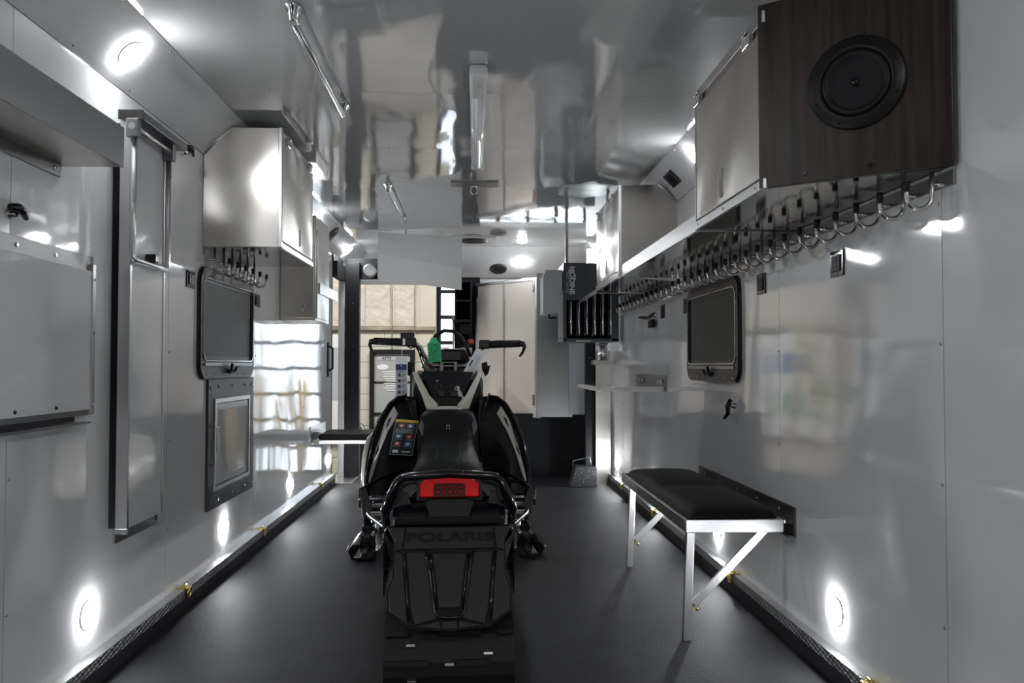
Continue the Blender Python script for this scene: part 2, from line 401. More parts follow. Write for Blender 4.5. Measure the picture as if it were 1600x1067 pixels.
# glass shop door seen past the handlebar
sd = thing('door_3', None, None, (-1.27, 12.95, -.65)); sd['kind'] = 'structure'
obj('door_frame', MB().ring([(-1.62, 12.90, -.64), (-.93, 12.90, -.64), (-.93, 12.90, 1.27), (-1.62, 12.90, 1.27)],
    [(-1.55, 12.90, -.60), (-1.0, 12.90, -.60), (-1.0, 12.90, 1.20), (-1.55, 12.90, 1.20)], (0, .08, 0)), 'blackm', sd)
obj('pane', B(-1.55, -1.0, 12.94, 12.95, .78, 1.20), 'doorglass', sd)
obj('pane', B(-1.55, -1.0, 12.94, 12.95, -.60, .74), 'doorglass', sd)
obj('door_rail', B(-1.55, -1.0, 12.92, 12.96, .26, .30), 'blackm', sd)
obj('lettering_band', B(-1.50, -1.15, 12.933, 12.94, 1.10, 1.165), 'papergrey', sd)
text('lettering', 'AFTE', .065, 'ink', sd, (-1.36, 12.93, 1.132), (PI / 2, 0, 0))
for (xx, zz, ww, hh) in ((-1.42, 1.0, .18, .09), (-1.14, 1.0, .10, .07)):
    m_ = MB(); m_.lathe([(.5, 0), (.5, .004)], (0, 0, 0), (0, 1, 0), 20)
    for v in m_.bm.verts: v.co = Vector((v.co.x * ww + xx, v.co.y + 12.932, v.co.z * hh + zz))
    obj('badge_print', m_, 'paper', sd)
for k in range(9):
    ww = (.30, .24, .28, .22, .18, .25, .2, .26, .16)[k]
    obj('print_line', B(-1.26 - ww / 2 - .02, -1.26 + ww / 2 - .02, 12.934, 12.94, .92 - k * .036, .935 - k * .036), 'paper', sd)
e = obj('exit_sign', B(-1.32, -1.22, 12.86, 12.90, 1.34, 1.385, .004), 'exit'); tag(e, 'small green glowing sign above the far glass shop door', 'sign')
dm = thing('steel_bin', 'chrome domed bin standing by the cream wall beyond the front opening', 'bin', (-1.78, 12.4, -.65))
obj('body', MB().lathe([(.12, 0), (.13, .02), (.13, .66), (.12, .68)], (-1.74, 12.4, -.65), (0, 0, 1), 24), 'blackm', dm)
obj('lid', MB().lathe([(.13, 0), (.128, .06), (.10, .12), (.05, .155), (.0, .165)], (-1.74, 12.4, .03), (0, 0, 1), 24), 'chrome', dm)
# yellow gear and a banner in the workshop, seen through the openings and in the shiny walls
for k, (xx, yy, hh, rr) in enumerate(((.05, 12.3, 1.5, .09), (.42, 12.5, 1.2, .07), (.78, 12.2, 1.6, .1))):
    c = thing('gas_cylinder', ('tall yellow gas cylinder nearest the cream wall end', 'short yellow gas cylinder between two taller ones', 'thick yellow gas cylinder furthest along the glazed door')[k], 'cylinder', (xx, yy, -.65), 'yellow cylinders by the glazed garage door')
    obj('body', MB().lathe([(rr, 0), (rr, hh - .12), (rr * .6, hh - .03), (rr * .3, hh)], (xx, yy, -.65), (0, 0, 1), 20), 'yellow', c)
    obj('valve', MB().lathe([(.02, 0), (.02, .07), (.035, .07), (.035, .09)], (xx, yy, -.65 + hh), (0, 0, 1), 12), 'chrome', c)
yl = thing('folded_ladder', 'yellow folded ladder standing outside the side door', 'ladder', (-1.92, 10.3, -.65))
for dx in (0, .09):
    obj('side_rail', B(-1.96 + dx, -1.925 + dx, 10.25, 10.33, -.65, 1.5, .003), 'yellow', yl)
for k in range(7): obj('rung', B(-1.93, -1.87, 10.27, 10.31, -.45 + k * .28, -.41 + k * .28), 'blackm', yl)
bn = thing('banner', 'white banner with blue and green colour blocks on the workshop wall', 'banner', (-3.1, 12.9, -.2))
obj('cloth', B(-4.1, -2.0, 12.88, 12.90, -.1, 1.5), 'paper', bn)
for (x0, x1, z0, z1, mm) in ((-3.9, -3.5, .9, 1.3, 'bluep'), (-3.4, -3.0, .5, .8, 'greenp'), (-2.9, -2.4, .9, 1.2, 'bluep'), (-2.8, -2.5, .2, .6, 'greenp'), (-3.9, -3.3, .1, .2, 'ink'), (-2.3, -2.1, .5, 1.3, 'papergrey')):
    obj('colour_block', B(x0, x1, 12.872, 12.88, z0, z1), mm, bn)
rc = thing('tool_chest', 'red tool chest beside the side door, seen reflected in the white cupboard door', 'tool chest', (-2.4, 8.0, -.65))
obj('body', B(-2.75, -2.05, 7.70, 8.25, -.52, 1.15, .01), 'redp', rc)
for k in range(7): obj('drawer', B(-2.05, -2.035, 7.73, 8.22, -.46 + k * .225, -.25 + k * .225, .003), 'redp', rc)
for xx in (-2.68, -2.12):
    for yy in (7.77, 8.18): obj('caster', MB().lathe([(.05, -.02), (.065, -.01), (.065, .01), (.05, .02)], (xx, yy, -.585), (1, 0, 0), 16), 'blackm', rc)

# ------------------------------------------------------------------ puck lights
def puck(loc, nrm, label, proto=[None]):
    n = Vector(nrm).normalized()
    t = thing('puck_light', label, 'light', loc, 'round puck lights in the trailer')
    obj('housing', MB().lathe([(.047, 0), (.047, .003), (.045, .005), (.041, .005)], loc, n, 28), 'chrome', t)
    obj('lens', MB().lathe([(.044, .004), (.044, .009), (.036, .015), (.02, .018)], loc, n, 24), 'lens', t)
names_l = ['nearest low puck light on the left wall', 'low puck light on the left wall below the small steel-framed hatch',
           'low puck light on the left wall beyond the steel-framed hatch', 'furthest low puck light on the left wall beside the side door']
for y, lb in zip((2.756, 4.213, 5.70, 7.18), names_l): puck((XL, y, .222), (1, 0, 0), lb)
puck((XL, 1.30, .222), (1, 0, 0), 'unseen low puck light added on the left wall near the camera')  # added beyond the frame to brighten the near walls
puck((XR, 1.30, .215), (-1, 0, 0), 'unseen low puck light added on the right wall near the camera')  # unseen counterpart on the right, added for its light
names_r = ['nearest low puck light on the right wall in front of the bench', 'low puck light on the right wall seen under the bench seat',
           'low puck light on the right wall hidden behind the far end of the bench', 'furthest low puck light on the right wall beside the steel corner column']
for y, lb in zip((2.712, 4.05, 5.5, 6.93), names_r): puck((XR, y, .215), (-1, 0, 0), lb)
mxl = ((XL + CXL) / 2, (ZW + ZC) / 2); mxr = ((XR + CXR) / 2, (ZW + ZC) / 2)
for y, lb in ((1.0, 'unseen puck light added on the left cove near the camera'), (2.83, 'bright puck light on the left sloped cove above the lipped steel shelf'), (6.05, 'puck light on the left cove beyond the steel cabinet'), (7.65, 'furthest puck light on the left cove above the side door')):  # the first is unseen, added to light the near walls
    puck((mxl[0], y, mxl[1]), (1, 0, -1), lb)
for y, lb in ((1.0, 'unseen puck light added on the right cove near the camera'), (4.12, 'puck light on the right sloped cove behind the big steel cabinet'), (6.95, 'puck light on the right cove above the heater'), (7.55, 'furthest puck light on the right cove')):  # the first is an added light beyond the frame
    puck((mxr[0], y, mxr[1]), (-1, 0, -1), lb)

puck((.43, 7.55, ZC), (0, 0, -1), 'puck light on the ceiling above the white cupboard')
puck((.46, 8.12, 2.035), (0, -.45, -.9), 'puck light on the sloped nose above the white cupboard')
# ------------------------------------------------------------------ LEFT WALL OBJECTS
# lipped stainless shelf
t = thing('metal_shelf', 'long grey steel shelf with a deep front lip, upper left near the camera', 'shelf', (-1.15, 1.8, 1.626))
obj('shelf_board', B(XL, -1.066, 1.25, 2.554, 1.626, 1.630), 'steel', t)
obj('front_lip', B(-1.068, -1.064, 1.25, 2.556, 1.624, 1.746), 'steeldark', t)
obj('end_lip', MB().prism([(XL, 2.554, 1.626), (-1.066, 2.554, 1.626), (-1.066, 2.554, 1.64), (XL, 2.554, 1.64)], (0, .003, 0)), 'steeldark', t)
br = obj('wall_bar', B(XL, XL + .006, 1.25, 2.536, 1.588, 1.648, .001), 'steeldark', t)
for y in (2.5, 2.2, 1.9): obj('bolt', MB().lathe([(.007, 0), (.007, .003), (.004, .005)], (XL + .006, y, 1.61), (1, 0, 0), 10), 'chrome', br)
# fold-down counter hatch
t = thing('fold_down_counter', 'large white fold-down counter panel in a steel surround on the left wall', 'counter', (XL, 1.9, .86))
obj('surround', MB().ring([(XL, 1.2, .868), (XL, 2.74, .868), (XL, 2.74, 1.375), (XL, 1.2, 1.375)],
    [(XL, 1.24, .90), (XL, 2.70, .90), (XL, 2.70, 1.325), (XL, 1.24, 1.325)], (.012, 0, 0)), 'steeldark', t)
obj('counter_panel', B(XL + .002, XL + .020, 1.24, 2.715, .885, 1.327, .002), 'wall', t)
obj('side_channel', B(XL + .005, XL + .024, 2.715, 2.738, .87, 1.35, .002), 'alu', t)
obj('slot_back', B(XL, XL + .008, 1.24, 2.64, .852, .885), 'blackm', t)
obj('bottom_tray', B(XL, XL + .05, 1.24, 2.66, .845, .85), 'steeldark', t)
for y, z in ((2.29, 1.35), (2.5, 1.35), (2.0, 1.35)): obj('bolt', MB().lathe([(.007, 0), (.005, .004)], (XL + .012, y, z), (1, 0, 0), 10), 'chrome', t)
for y in (2.28, 2.5): obj('bolt', MB().lathe([(.006, 0), (.004, .004)], (XL + .02, y, .90), (1, 0, 0), 10), 'blackm', t)
for z in (1.3, 1.13, .9): obj('bolt', MB().lathe([(.005, 0), (.004, .003)], (XL + .024, 2.726, z), (1, 0, 0), 10), 'chrome', t)
def tlatch(loc, s, label, cat='latch', dropped=False):
    x, y, z = loc
    t = thing('cam_latch', label, cat, loc)
    obj('base', MB().lathe([(.014, 0), (.014, .006), (.009, .010), (.009, .022)], (x, y, z), (s, 0, 0), 14), 'chrome', t)
    p = [(x + s * .024, y - .035, z + .012), (x + s * .030, y - .01, z + .016), (x + s * .030, y + .012, z + .010), (x + s * .026, y + .04, z - .006)]
    if dropped: p = [(x + s * .02, y, z + .03), (x + s * .035, y, z + .0), (x + s * .03, y + .012, z - .035), (x + s * .045, y + .025, z - .06)]
    obj('lever', MB().tube(p, [.010, .012, .011, .007], 8), 'blackg', t)
tlatch((XL, 2.27, 1.43), 1, 'black lever latch above the fold-down counter')
tlatch((XL, 3.60, 1.94), 1, 'black lever latch beside the top of the stowed bunk')
# stowed bunk frame (tall narrow)
t = thing('stowed_bunk', 'tall narrow white bunk panel folded flat against the left wall', 'bunk', (-1.2, 3.05, .42))
obj('bunk_panel', B(-1.214, -1.182, 2.90, 3.20, .47, 1.87), 'wall', t)
obj('edge_extrusion', B(-1.216, -1.176, 2.888, 2.905, .47, 1.87, .002), 'alu', t)
obj('gap_strip', B(XL + .001, -1.214, 2.905, 2.93, .47, 1.86), 'blackm', t)  # black strip closing the gap between bunk panel and wall
obj('hinge_rail', B(-1.214, -1.178, 3.20, 3.215, .47, 1.87, .002), 'alu', t)
obj('top_bar', B(-1.21, -1.13, 2.865, 3.30, 1.865, 1.893, .002), 'steeldark', t)
obj('top_bar_cap', B(-1.212, -1.128, 2.86, 2.866, 1.863, 1.895), 'gunmetal', t)
rp = [(-1.165, 2.90, 1.80), (-1.165, 2.90, 1.44)]
lg = obj('leg_loop', MB().tube([(-1.162, 2.87, 1.82), (-1.162, 2.87, 1.40), (-1.162, 2.878, 1.388), (-1.162, 2.89, 1.385), (-1.162, 3.17, 1.385), (-1.162, 3.185, 1.392), (-1.162, 3.19, 1.405), (-1.162, 3.19, 1.80)], .011, 12), 'alu', t)
obj('pivot_rod', MB().tube([(-1.158, 2.84, 1.835), (-1.158, 3.21, 1.835)], .012, 10), 'alu', t)
obj('pivot_bracket', B(-1.18, -1.14, 2.845, 2.875, 1.80, 1.862, .003), 'steeldark', t)
obj('pivot_bracket', B(-1.18, -1.14, 3.18, 3.21, 1.80, 1.862, .003), 'steeldark', t)
obj('clip', B(-1.182, -1.145, 3.03, 3.06, 1.395, 1.425, .004), 'blackg', t)
fp = obj('foot_plate', MB().prism([(XL + .001, 2.945, .41), (XL + .001, 3.33, .41), (XL + .001, 3.33, .475), (XL + .001, 2.985, .475), (XL + .001, 2.975, .56), (XL + .001, 2.945, .56)], (.006, 0, 0)), 'steeldark', t)
obj('pivot_knob', MB().lathe([(.012, 0), (.012, .02), (.007, .03)], (-1.235, 2.99, .455), (1, 0, 0), 12), 'chrome', t)
obj('pivot_knob', MB().lathe([(.012, 0), (.012, .02), (.007, .03)], (-1.235, 3.22, .455), (1, 0, 0), 12), 'chrome', t)
obj('lower_bracket', B(-1.238, -1.19, 2.93, 2.97, .445, .475, .003), 'chrome', t)
obj('lower_bracket', B(-1.238, -1.19, 3.17, 3.20, .445, .475, .003), 'chrome', t)

# upper steel cabinets
def slot_handle(x, y, z, s, par, h=.085):
    f = obj('slot_handle', MB().ring([(x, y + a, z + b) for a, b in rrect(.022, h, .01)], [(x, y + a, z + b) for a, b in rrect(.012, h - .012, .0055)], (s * .004, 0, 0)), 'chrome', par)
def hinge(x, y, z, s, par):
    obj('hinge', MB().box(x - s * .004, x + s * .012, y - .03, y + .03, z - .028, z + .012, .003).tube([(x + s * .012, y - .034, z + .012), (x + s * .012, y + .034, z + .012)], .006, 8), 'chrome', par)
XF = -.899
t = thing('overhead_cabinet', 'steel wall cabinet high on the left wall above the hooks', 'cabinet', (-1.07, 4.22, 1.568))
prof = [(XL, 1.569), (XF, 1.569), (XF, 2.120), (-1.122, 2.120), (XL + .002, 1.994)]
obj('carcass', MB().prism([(x, 3.85, z) for x, z in prof], (0, .75, 0), .002), 'steel', t)
obj('underside', B(XL + .002, XF - .004, 3.856, 4.594, 1.566, 1.570), 'mirror', t)
dr = obj('door', B(XF, XF + .010, 3.875, 4.585, 1.60, 2.075, .002), 'steel', t)
slot_handle(XF + .010, 4.25, 1.67, 1, dr)
hinge(XF + .008, 3.97, 2.085, 1, t); hinge(XF + .008, 4.47, 2.085, 1, t)
obj('front_edge', B(XF - .004, XF + .012, 3.842, 3.862, 1.569, 2.12, .002), 'alu', t)
obj('bottom_rail', B(XF - .002, XF + .011, 3.865, 4.60, 1.566, 1.592, .001), 'alu', t)
obj('cove_strip', MB().tube([(XL + .004, 3.848, 1.996), (-1.122, 3.848, 2.123)], .006, 6), 'alu', t)

t = thing('overhead_cabinet', 'small steel cabinet with a latch, left of the side door', 'cabinet', (-1.13, 5.6, 1.312))
obj('carcass', B(XL, -1.020, 5.37, 5.86, 1.312, 1.99, .004), 'steel', t)
fr = obj('front_door', B(-1.020, -1.012, 5.39, 5.80, 1.33, 1.90, .002), 'steel', t)
obj('end_panel', B(XL + .012, -1.03, 5.362, 5.37, 1.33, 1.97, .002), 'steel', t)
obj('shelf_front', B(-1.012, -1.0, 5.42, 6.1, 1.49, 1.56, .002), 'alu', t)
obj('latch', MB().box(-1.105, -1.085, 5.352, 5.362, 1.385, 1.425, .003).tube([(-1.095, 5.355, 1.40), (-1.095, 5.345, 1.36)], .006, 8), 'chrome', t)
obj('pull_slot', B(-1.115, -1.075, 5.358, 5.362, 1.475, 1.479), 'chrome', t)

# J hooks
def hook(par, s, xw, y, ztop, zb):
    r = .033; xs = xw - s * .042
    pts = [(xs, y, ztop), (xs, y, zb + r)]
    for k in range(1, 9):
        a = PI * k / 8; pts.append((xs - s * r * (1 - math.cos(a)), y, zb + r - r * math.sin(a)))
    pts.append((xs - s * 2 * r, y, zb + r + .018))
    h = obj('hook', MB().tube(pts, .0062, 8), 'hookm', par)
    obj('hook_tip', MB().tube([(xs - s * 2 * r, y, zb + r + .012), (xs - s * 2 * r, y, zb + r + .036)], .0085, 8), 'blackm', h)
    obj('hook_stud', MB().tube([(xw - s * .006, y, zb + .062), (xs + s * .004, y, zb + .062)], .006, 8), 'chrome', h)
    return h
def hook_rail(name, label, s, xw, ys, ztop, zb, z0, z1):
    t = thing(name, label, 'hook rail', (xw, ys[0], z0))
    obj('back_strip', B(xw, xw - s * .006, min(ys) - .035, max(ys) + .07, z0, z1, .001), 'steeldark', t)
    h = hook(t, s, xw, ys[0], ztop, zb)
    for y in ys[1:]:
        c = h.copy(); C.objects.link(c); c.location.y += y - ys[0]
        for g in h.children:
            d = g.copy(); C.objects.link(d); d.parent = c
hook_rail('hook_rail', 'short rail of metal hooks with black tips under the left steel cabinet', -1, XL, [3.90 + .138 * k for k in range(6)], 1.566, 1.452, 1.535, 1.566)
hook_rail('hook_rail', 'very long rail of metal hooks with black tips along the right wall', 1, XR, [2.035 + .138 * k for k in range(32)], 1.5135, 1.418, 1.476, 1.5135)

# windows
def window(name, x, s, y0, y1, z0, z1):
    cy, cz = (y0 + y1) / 2, (z0 + z1) / 2; wd, ht = y1 - y0, z1 - z0
    t = thing(name, None, None, (x, cy, z0)); t['kind'] = 'structure'
    P = lambda w_, h_, r_, dx, dz=0: [(x - s * dx, cy + a, cz + b) for a, b in rrect(w_, h_, r_, 6, dz)]
    f = obj('window_frame', MB().ring(P(wd, ht, .075, 0), P(wd - .06, ht - .13, .045, 0, .018), (-s * .018, 0, 0)), 'gunmetal', t)
    obj('outer_seal', MB().ring(P(wd + .012, ht + .012, .08, 0), P(wd - .004, ht - .004, .075, 0), (-s * .012, 0, 0)), 'blackg', t)
    obj('chrome_bead', MB().ring(P(wd - .055, ht - .125, .045, .018, .018), P(wd - .065, ht - .135, .04, .018, .018), (-s * .004, 0, 0)), 'chrome', t)
    obj('pane', B(x - s * .002, x - s * .006, y0 + .03, y1 - .03, z0 + .07, z1 - .04), 'glass', t)
    sf = obj('screen_frame', MB().ring(P(wd - .065, ht - .135, .035, .006, .018), P(wd - .10, ht - .17, .01, .006, .018), (-s * .007, 0, 0)), 'blacks', t)
    obj('screen', B(x - s * .007, x - s * .009, y0 + .05, y1 - .05, z0 + .095, z1 - .06), 'screen', t)
    obj('sill_rail', B(x - s * .018, x - s * .024, y0 + .05, y1 - .05, z0 + .058, z0 + .072, .001), 'steeldark', t)
    l = obj('latch', B(x - s * .018, x - s * .034, cy - .045, cy + .045, z0 + .022, z0 + .042, .004), 'blackm', t)
    obj('latch_lever', MB().tube([(x - s * .03, cy - .03, z0 + .03), (x - s * .04, cy - .035, z0 + .07)], .007, 8), 'blackm', l)
    obj('latch_lever', MB().tube([(x - s * .03, cy + .03, z0 + .03), (x - s * .04, cy + .045, z0 + .052)], .007, 8), 'blackm', l)
    for k in range(7):
        for zz in (z1 - .018, z0 + .018):
            obj('rivet', MB().lathe([(.005, 0), (.003, .003)], (x - s * .018, y0 + .08 + k * (wd - .16) / 6, zz), (-s, 0, 0), 8), 'chrome', t)
    for zz in (z0 + .12, cz, z1 - .12):
        for yy in (y0 + .014, y1 - .014): obj('rivet', MB().lathe([(.005, 0), (.003, .003)], (x - s * .018, yy, zz), (-s, 0, 0), 8), 'chrome', t)
window('window_1', XL, -1, 3.79, 4.69, .965, 1.475)
window('window_2', XR, 1, 3.67, 4.565, .95, 1.432)

# outlets and switches
def plate(x, s, y, z, w_, h_, label, mm='blackg'):
    t = thing('outlet', label, 'outlet', (x, y, z - h_ / 2), 'black outlet and switch plates')
    obj('cover_plate', B(x, x - s * .006, y - w_ / 2, y + w_ / 2, z - h_ / 2, z + h_ / 2, .002), mm, t)
    obj('inner_frame', B(x - s * .006, x - s * .010, y - w_ * .32, y + w_ * .32, z - h_ * .32, z + h_ * .32, .0015), 'blacks', t)
    for dz in (-.012, .012): obj('socket', B(x - s * .010, x - s * .012, y - .012, y + .012, z + dz - .007, z + dz + .007, .001), 'gunmetal', t)
    for dz in (-1, 1): obj('screw', MB().lathe([(.003, 0), (.002, .002)], (x - s * .006, y, z + dz * h_ * .40), (-s, 0, 0), 8), 'chrome', t)
plate(XL, -1, 3.69, 1.402, .10, .075, 'black outlet plate with a pale centre, left of the left window')
plate(XL, -1, 4.80, 1.393, .12, .075, 'black outlet plate just beyond the left window')
plate(XR, 1, 2.675, 1.36, .10, .085, 'largest black outlet plate, nearest on the right wall')
plate(XR, 1, 3.40, 1.364, .10, .085, 'black outlet plate between the nearest one and the right window')
plate(XR, 1, 4.635, 1.361, .10, .085, 'black outlet plate tight against the far side of the right window')
plate(XR, 1, 5.22, 1.366, .10, .085, 'furthest black outlet plate, by the black lever and padlock')

# small steel-framed hatch
t = thing('access_hatch', 'steel-framed hatch with a small white door, low on the left wall', 'hatch', (XL, 4.32, .35))
Q = lambda y0, y1, z0, z1, dx: [(XL + dx, y0, z0), (XL + dx, y1, z0), (XL + dx, y1, z1), (XL + dx, y0, z1)]
fr = obj('frame', MB().ring(Q(3.925, 4.71, .348, .962, 0), Q(4.01, 4.62, .43, .865, 0), (.012, 0, 0)), 'gunmetal', t)
obj('inner_lip', MB().ring(Q(4.01, 4.62, .43, .865, .004), Q(4.03, 4.60, .45, .845, .004), (.014, 0, 0)), 'alu', t)
dr = obj('door', B(XL + .002, XL + .010, 4.035, 4.595, .455, .84, .002), 'wall', t)
obj('door_edge', MB().ring(Q(4.035, 4.595, .455, .84, .010), Q(4.06, 4.57, .485, .81, .010), (.004, 0, 0)), 'steeldark', dr)
obj('hinge', B(XL + .010, XL + .018, 4.04, 4.085, .61, .73, .002), 'steeldark', dr)
for k in range(3):
    for zz in (.925, .385): obj('rivet', MB().lathe([(.008, 0), (.005, .005)], (XL + .012, 4.08 + k * .23, zz), (1, 0, 0), 10), 'chrome', t)
for k in range(4):
    for yy in (3.96, 4.67): obj('rivet', MB().lathe([(.008, 0), (.005, .005)], (XL + .012, yy, .38 + k * .18), (1, 0, 0), 10), 'chrome', t)

# tie-down rings
def dring(x, s, y, label):
    t = thing('tie_down_ring', label, 'tie-down ring', (x - s * .02, y, .092), 'brass tie-down rings along the kick strips')
    xs = x - s * .03
    obj('plate', B(x - s * .004, x - s * .05, y - .022, y + .022, .092, .096, .001).box(x - s * .046, x - s * .05, y - .022, y + .022, .06, .095), 'brass', t)
    obj('ring', MB().tube([(xs - s * (.02 + .004 * math.cos(a)), y + .020 * math.sin(a), .074 + .022 * math.cos(a)) for a in [2 * PI * k / 14 for k in range(15)]], .004, 6), 'brass', t)
    obj('clip', MB().tube([(xs, y - .02, .1), (xs, y + .02, .1)], .006, 8), 'brass', t)
for y, lb in zip((2.34, 3.58, 4.85, 6.65), ('nearest brass tie-down ring on the left kick strip', 'brass tie-down ring on the left kick strip beside the nearer puck lights', 'brass tie-down ring on the left kick strip past the hatch', 'furthest brass tie-down ring on the left kick strip by the side door')):
    dring(XL, -1, y, lb)
for y, lb in zip((2.42, 3.72, 5.35, 6.5), ('nearest brass tie-down ring on the right kick strip', 'brass tie-down ring on the right kick strip seen through the bench brace', 'brass tie-down ring on the right kick strip under the bench middle', 'furthest brass tie-down ring on the right kick strip by the far bench leg')):
    dring(XR, 1, y, lb)

# small folding seat near the side door
t = thing('folding_bench', 'small black-topped folding bench on the left wall near the side door', 'bench', (-1.0, 6.7, .43))
obj('frame', B(XL + .02, -.78, 6.43, 6.95, .425, .455, .003), 'alu', t)
obj('cushion', B(XL + .05, -.79, 6.44, 6.94, .455, .50, .012), 'vinyl', t)
obj('bracket', MB().box(XL, XL + .008, 6.36, 7.0, .43, .56, .002).box(XL + .006, XL + .09, 6.40, 6.42, .52, .53), 'alu', t)
obj('pivot', MB().lathe([(.02, -.03), (.02, .0)], (XL + .04, 6.43, .44), (0, 1, 0), 12), 'chrome', t)
obj('leg', B(-.82, -.80, 6.46, 6.48, 0, .425, .002), 'alu', t); obj('leg', B(-.82, -.80, 6.90, 6.92, 0, .425, .002), 'alu', t)
t = thing('grab_bar', 'black upright grab bar on the wall edge beside the side door', 'handle', (XL, 7.1, .95))
obj('plate', B(XL, XL + .012, 7.08, 7.13, .93, 1.22, .003), 'blackm', t); obj('grip', MB().tube([(XL + .01, 7.10, .98), (XL + .045, 7.10, 1.0), (XL + .045, 7.10, 1.17), (XL + .01, 7.10, 1.19)], .009, 8), 'blackm', t)

# ------------------------------------------------------------------ RIGHT WALL OBJECTS
XG = .812
t = thing('overhead_cabinet', 'large steel wall cabinet with a slot handle, upper right beside the wooden speaker panel', 'cabinet', (1.0, 2.6, 1.52))
pA, pB = Vector((XG, 2.29, 0)), Vector((XR, 1.995, 0))
m_ = MB(); zt = 2.015
def ringpts(x_or_y): pass
m_.quads([(XG, 2.265, 1.522), (XR - .001, 2.0, 1.522), (XR - .001, 2.985, 1.522), (XG, 2.985, 1.522),
          (XG, 2.265, zt), (XR - .001, 2.0, 1.99), (XR - .001, 2.985, 1.99), (XG, 2.985, zt),
          (1.165, 2.02, zt), (1.165, 2.985, zt)],
         [(0, 1, 2, 3), (0, 4, 8, 5, 1), (1, 5, 6, 2), (2, 6, 9, 7, 3), (0, 3, 7, 4), (4, 7, 9, 8), (8, 9, 6, 5)])
obj('carcass', m_, 'steel', t)
m_ = MB().prism([(XG + .004, 2.275, 1.5195), (XR - .01, 2.01, 1.5195), (XR - .01, 2.98, 1.5195), (XG + .004, 2.98, 1.5195)], (0, 0, .0022))
obj('underside', m_, 'mirror', t)
dr = obj('door', B(XG - .010, XG, 2.30, 2.965, 1.552, 1.965, .002), 'steel', t)
slot_handle(XG - .010, 2.665, 1.62, -1, dr, .095)
hinge(XG - .008, 2.39, 1.985, -1, t); hinge(XG - .008, 2.93, 1.985, -1, t)
obj('top_rail', B(XG - .012, XG + .004, 2.265, 2.985, 1.985, 2.018, .001), 'alu', t)
obj('near_edge', B(XG - .011, XG + .002, 2.275, 2.292, 1.522, 2.018, .002), 'alu', t)
obj('far_edge', B(XG - .011, XG + .003, 2.97, 2.985, 1.522, 2.018, .001), 'alu', t)
obj('bottom_rail', B(XG - .012, XG + .002, 2.265, 2.985, 1.518, 1.545, .001), 'alu', t)
for yy in (2.33, 2.64, 2.94): obj('rivet', MB().lathe([(.004, 0), (.003, .003)], (XG - .012, yy, 1.531), (-1, 0, 0), 8), 'chrome', t)
# wooden sub-woofer panel, angled
u = (pB - pA).normalized(); nn = Vector((u.y, -u.x, 0))       # towards the camera
if nn.y > 0: nn = -nn
t = thing('speaker_panel', 'dark walnut panel with a round black subwoofer, upper right', 'speaker', tuple((pA + pB) / 2 + Vector((0, 0, 1.52))))
a0 = pA + nn * .002 - u * .008; b0 = pB + nn * .002 - u * .004
pts = [a0 + Vector((0, 0, 1.519)), b0 + Vector((0, 0, 1.519)), b0 + Vector((0, 0, 1.985)), b0 - u * .055 + Vector((0, 0, 2.036)), a0 + Vector((0, 0, 2.036))]
wp = obj('wood_board', MB().prism(pts, nn * .02, .002), 'wood', t)
sc_ = Vector((1.003, 2.125, 1.765)) ; sc_ = sc_ - nn * ((sc_ - (a0 + Vector((0, 0, sc_.z)))).dot(nn)) + nn * .021
sp = obj('speaker_rim', MB().lathe([(.092, 0), (.1225, 0), (.1225, .006), (.118, .010), (.100, .010), (.094, .014), (.088, .010), (.086, 0)], sc_, nn, 64), 'blacks', t)
for k in range(8):
    a = 2 * PI * (k + .5) / 8; c = sc_ + (u * math.cos(a) + Vector((0, 0, 1)) * math.sin(a)) * .111 + nn * .010
    obj('screw', MB().lathe([(.004, 0), (.003, .003)], c, nn, 10), 'blackg', sp)
obj('rubber_surround', MB().lathe([(.0885, .002), (.084, .010), (.077, .013), (.070, .009), (.066, .002)], sc_, nn, 64), 'rubber', t)
cn = obj('cone', MB().lathe([(.070, .004), (.068, .004), (.034, -.012), (.030, -.012), (.026, .0), (.014, .006), (0, .008)], sc_, nn, 48), 'blackm', t)
for k in range(10):
    a = 2 * PI * k / 10; d_ = u * math.cos(a) + Vector((0, 0, 1)) * math.sin(a)
    obj('cone_rib', MB().tube([sc_ + d_ * .036 - nn * .0095, sc_ + d_ * .064 + nn * .0035], .0018, 6), 'blacks', cn)
obj('dome', MB().lathe([(.012, .004), (.009, .011), (0, .014)], sc_, nn, 16), 'blackg', t)
for f_ in (.26, .60):
    c = a0 + (b0 - a0) * f_ + nn * .020 + Vector((0, 0, 1.545)); obj('bolt', MB().lathe([(.007, 0), (.006, .004)], c, nn, 10), 'blackg', t)

t = thing('overhead_cabinet', 'smaller steel wall cabinet further along the right wall, above the hooks', 'cabinet', (1.0, 5.2, 1.52))
m_ = MB()
m_.quads([(XG, 4.61, 1.522), (XR, 4.84, 1.522), (XR, 5.62, 1.522), (XG, 5.46, 1.522),
          (XG, 4.61, 2.035), (XR, 4.84, 1.985), (XR, 5.62, 1.985), (XG, 5.46, 2.035), (1.06, 4.76, 2.075), (1.06, 5.56, 2.075)],
         [(0, 1, 2, 3), (0, 4, 8, 5, 1), (1, 5, 6, 2), (2, 6, 9, 7, 3), (0, 3, 7, 4), (4, 7, 9, 8), (8, 9, 6, 5)])
obj('carcass', m_, 'steel', t)
dr = obj('door', B(XG - .010, XG, 4.63, 5.44, 1.555, 1.985, .002), 'steel', t)
slot_handle(XG - .010, 5.05, 1.63, -1, dr)
hinge(XG - .008, 4.78, 2.0, -1, t); hinge(XG - .008, 5.36, 2.0, -1, t)
obj('near_edge', B(XG - .012, XG + .006, 4.598, 4.618, 1.522, 2.035, .002), 'alu', t)
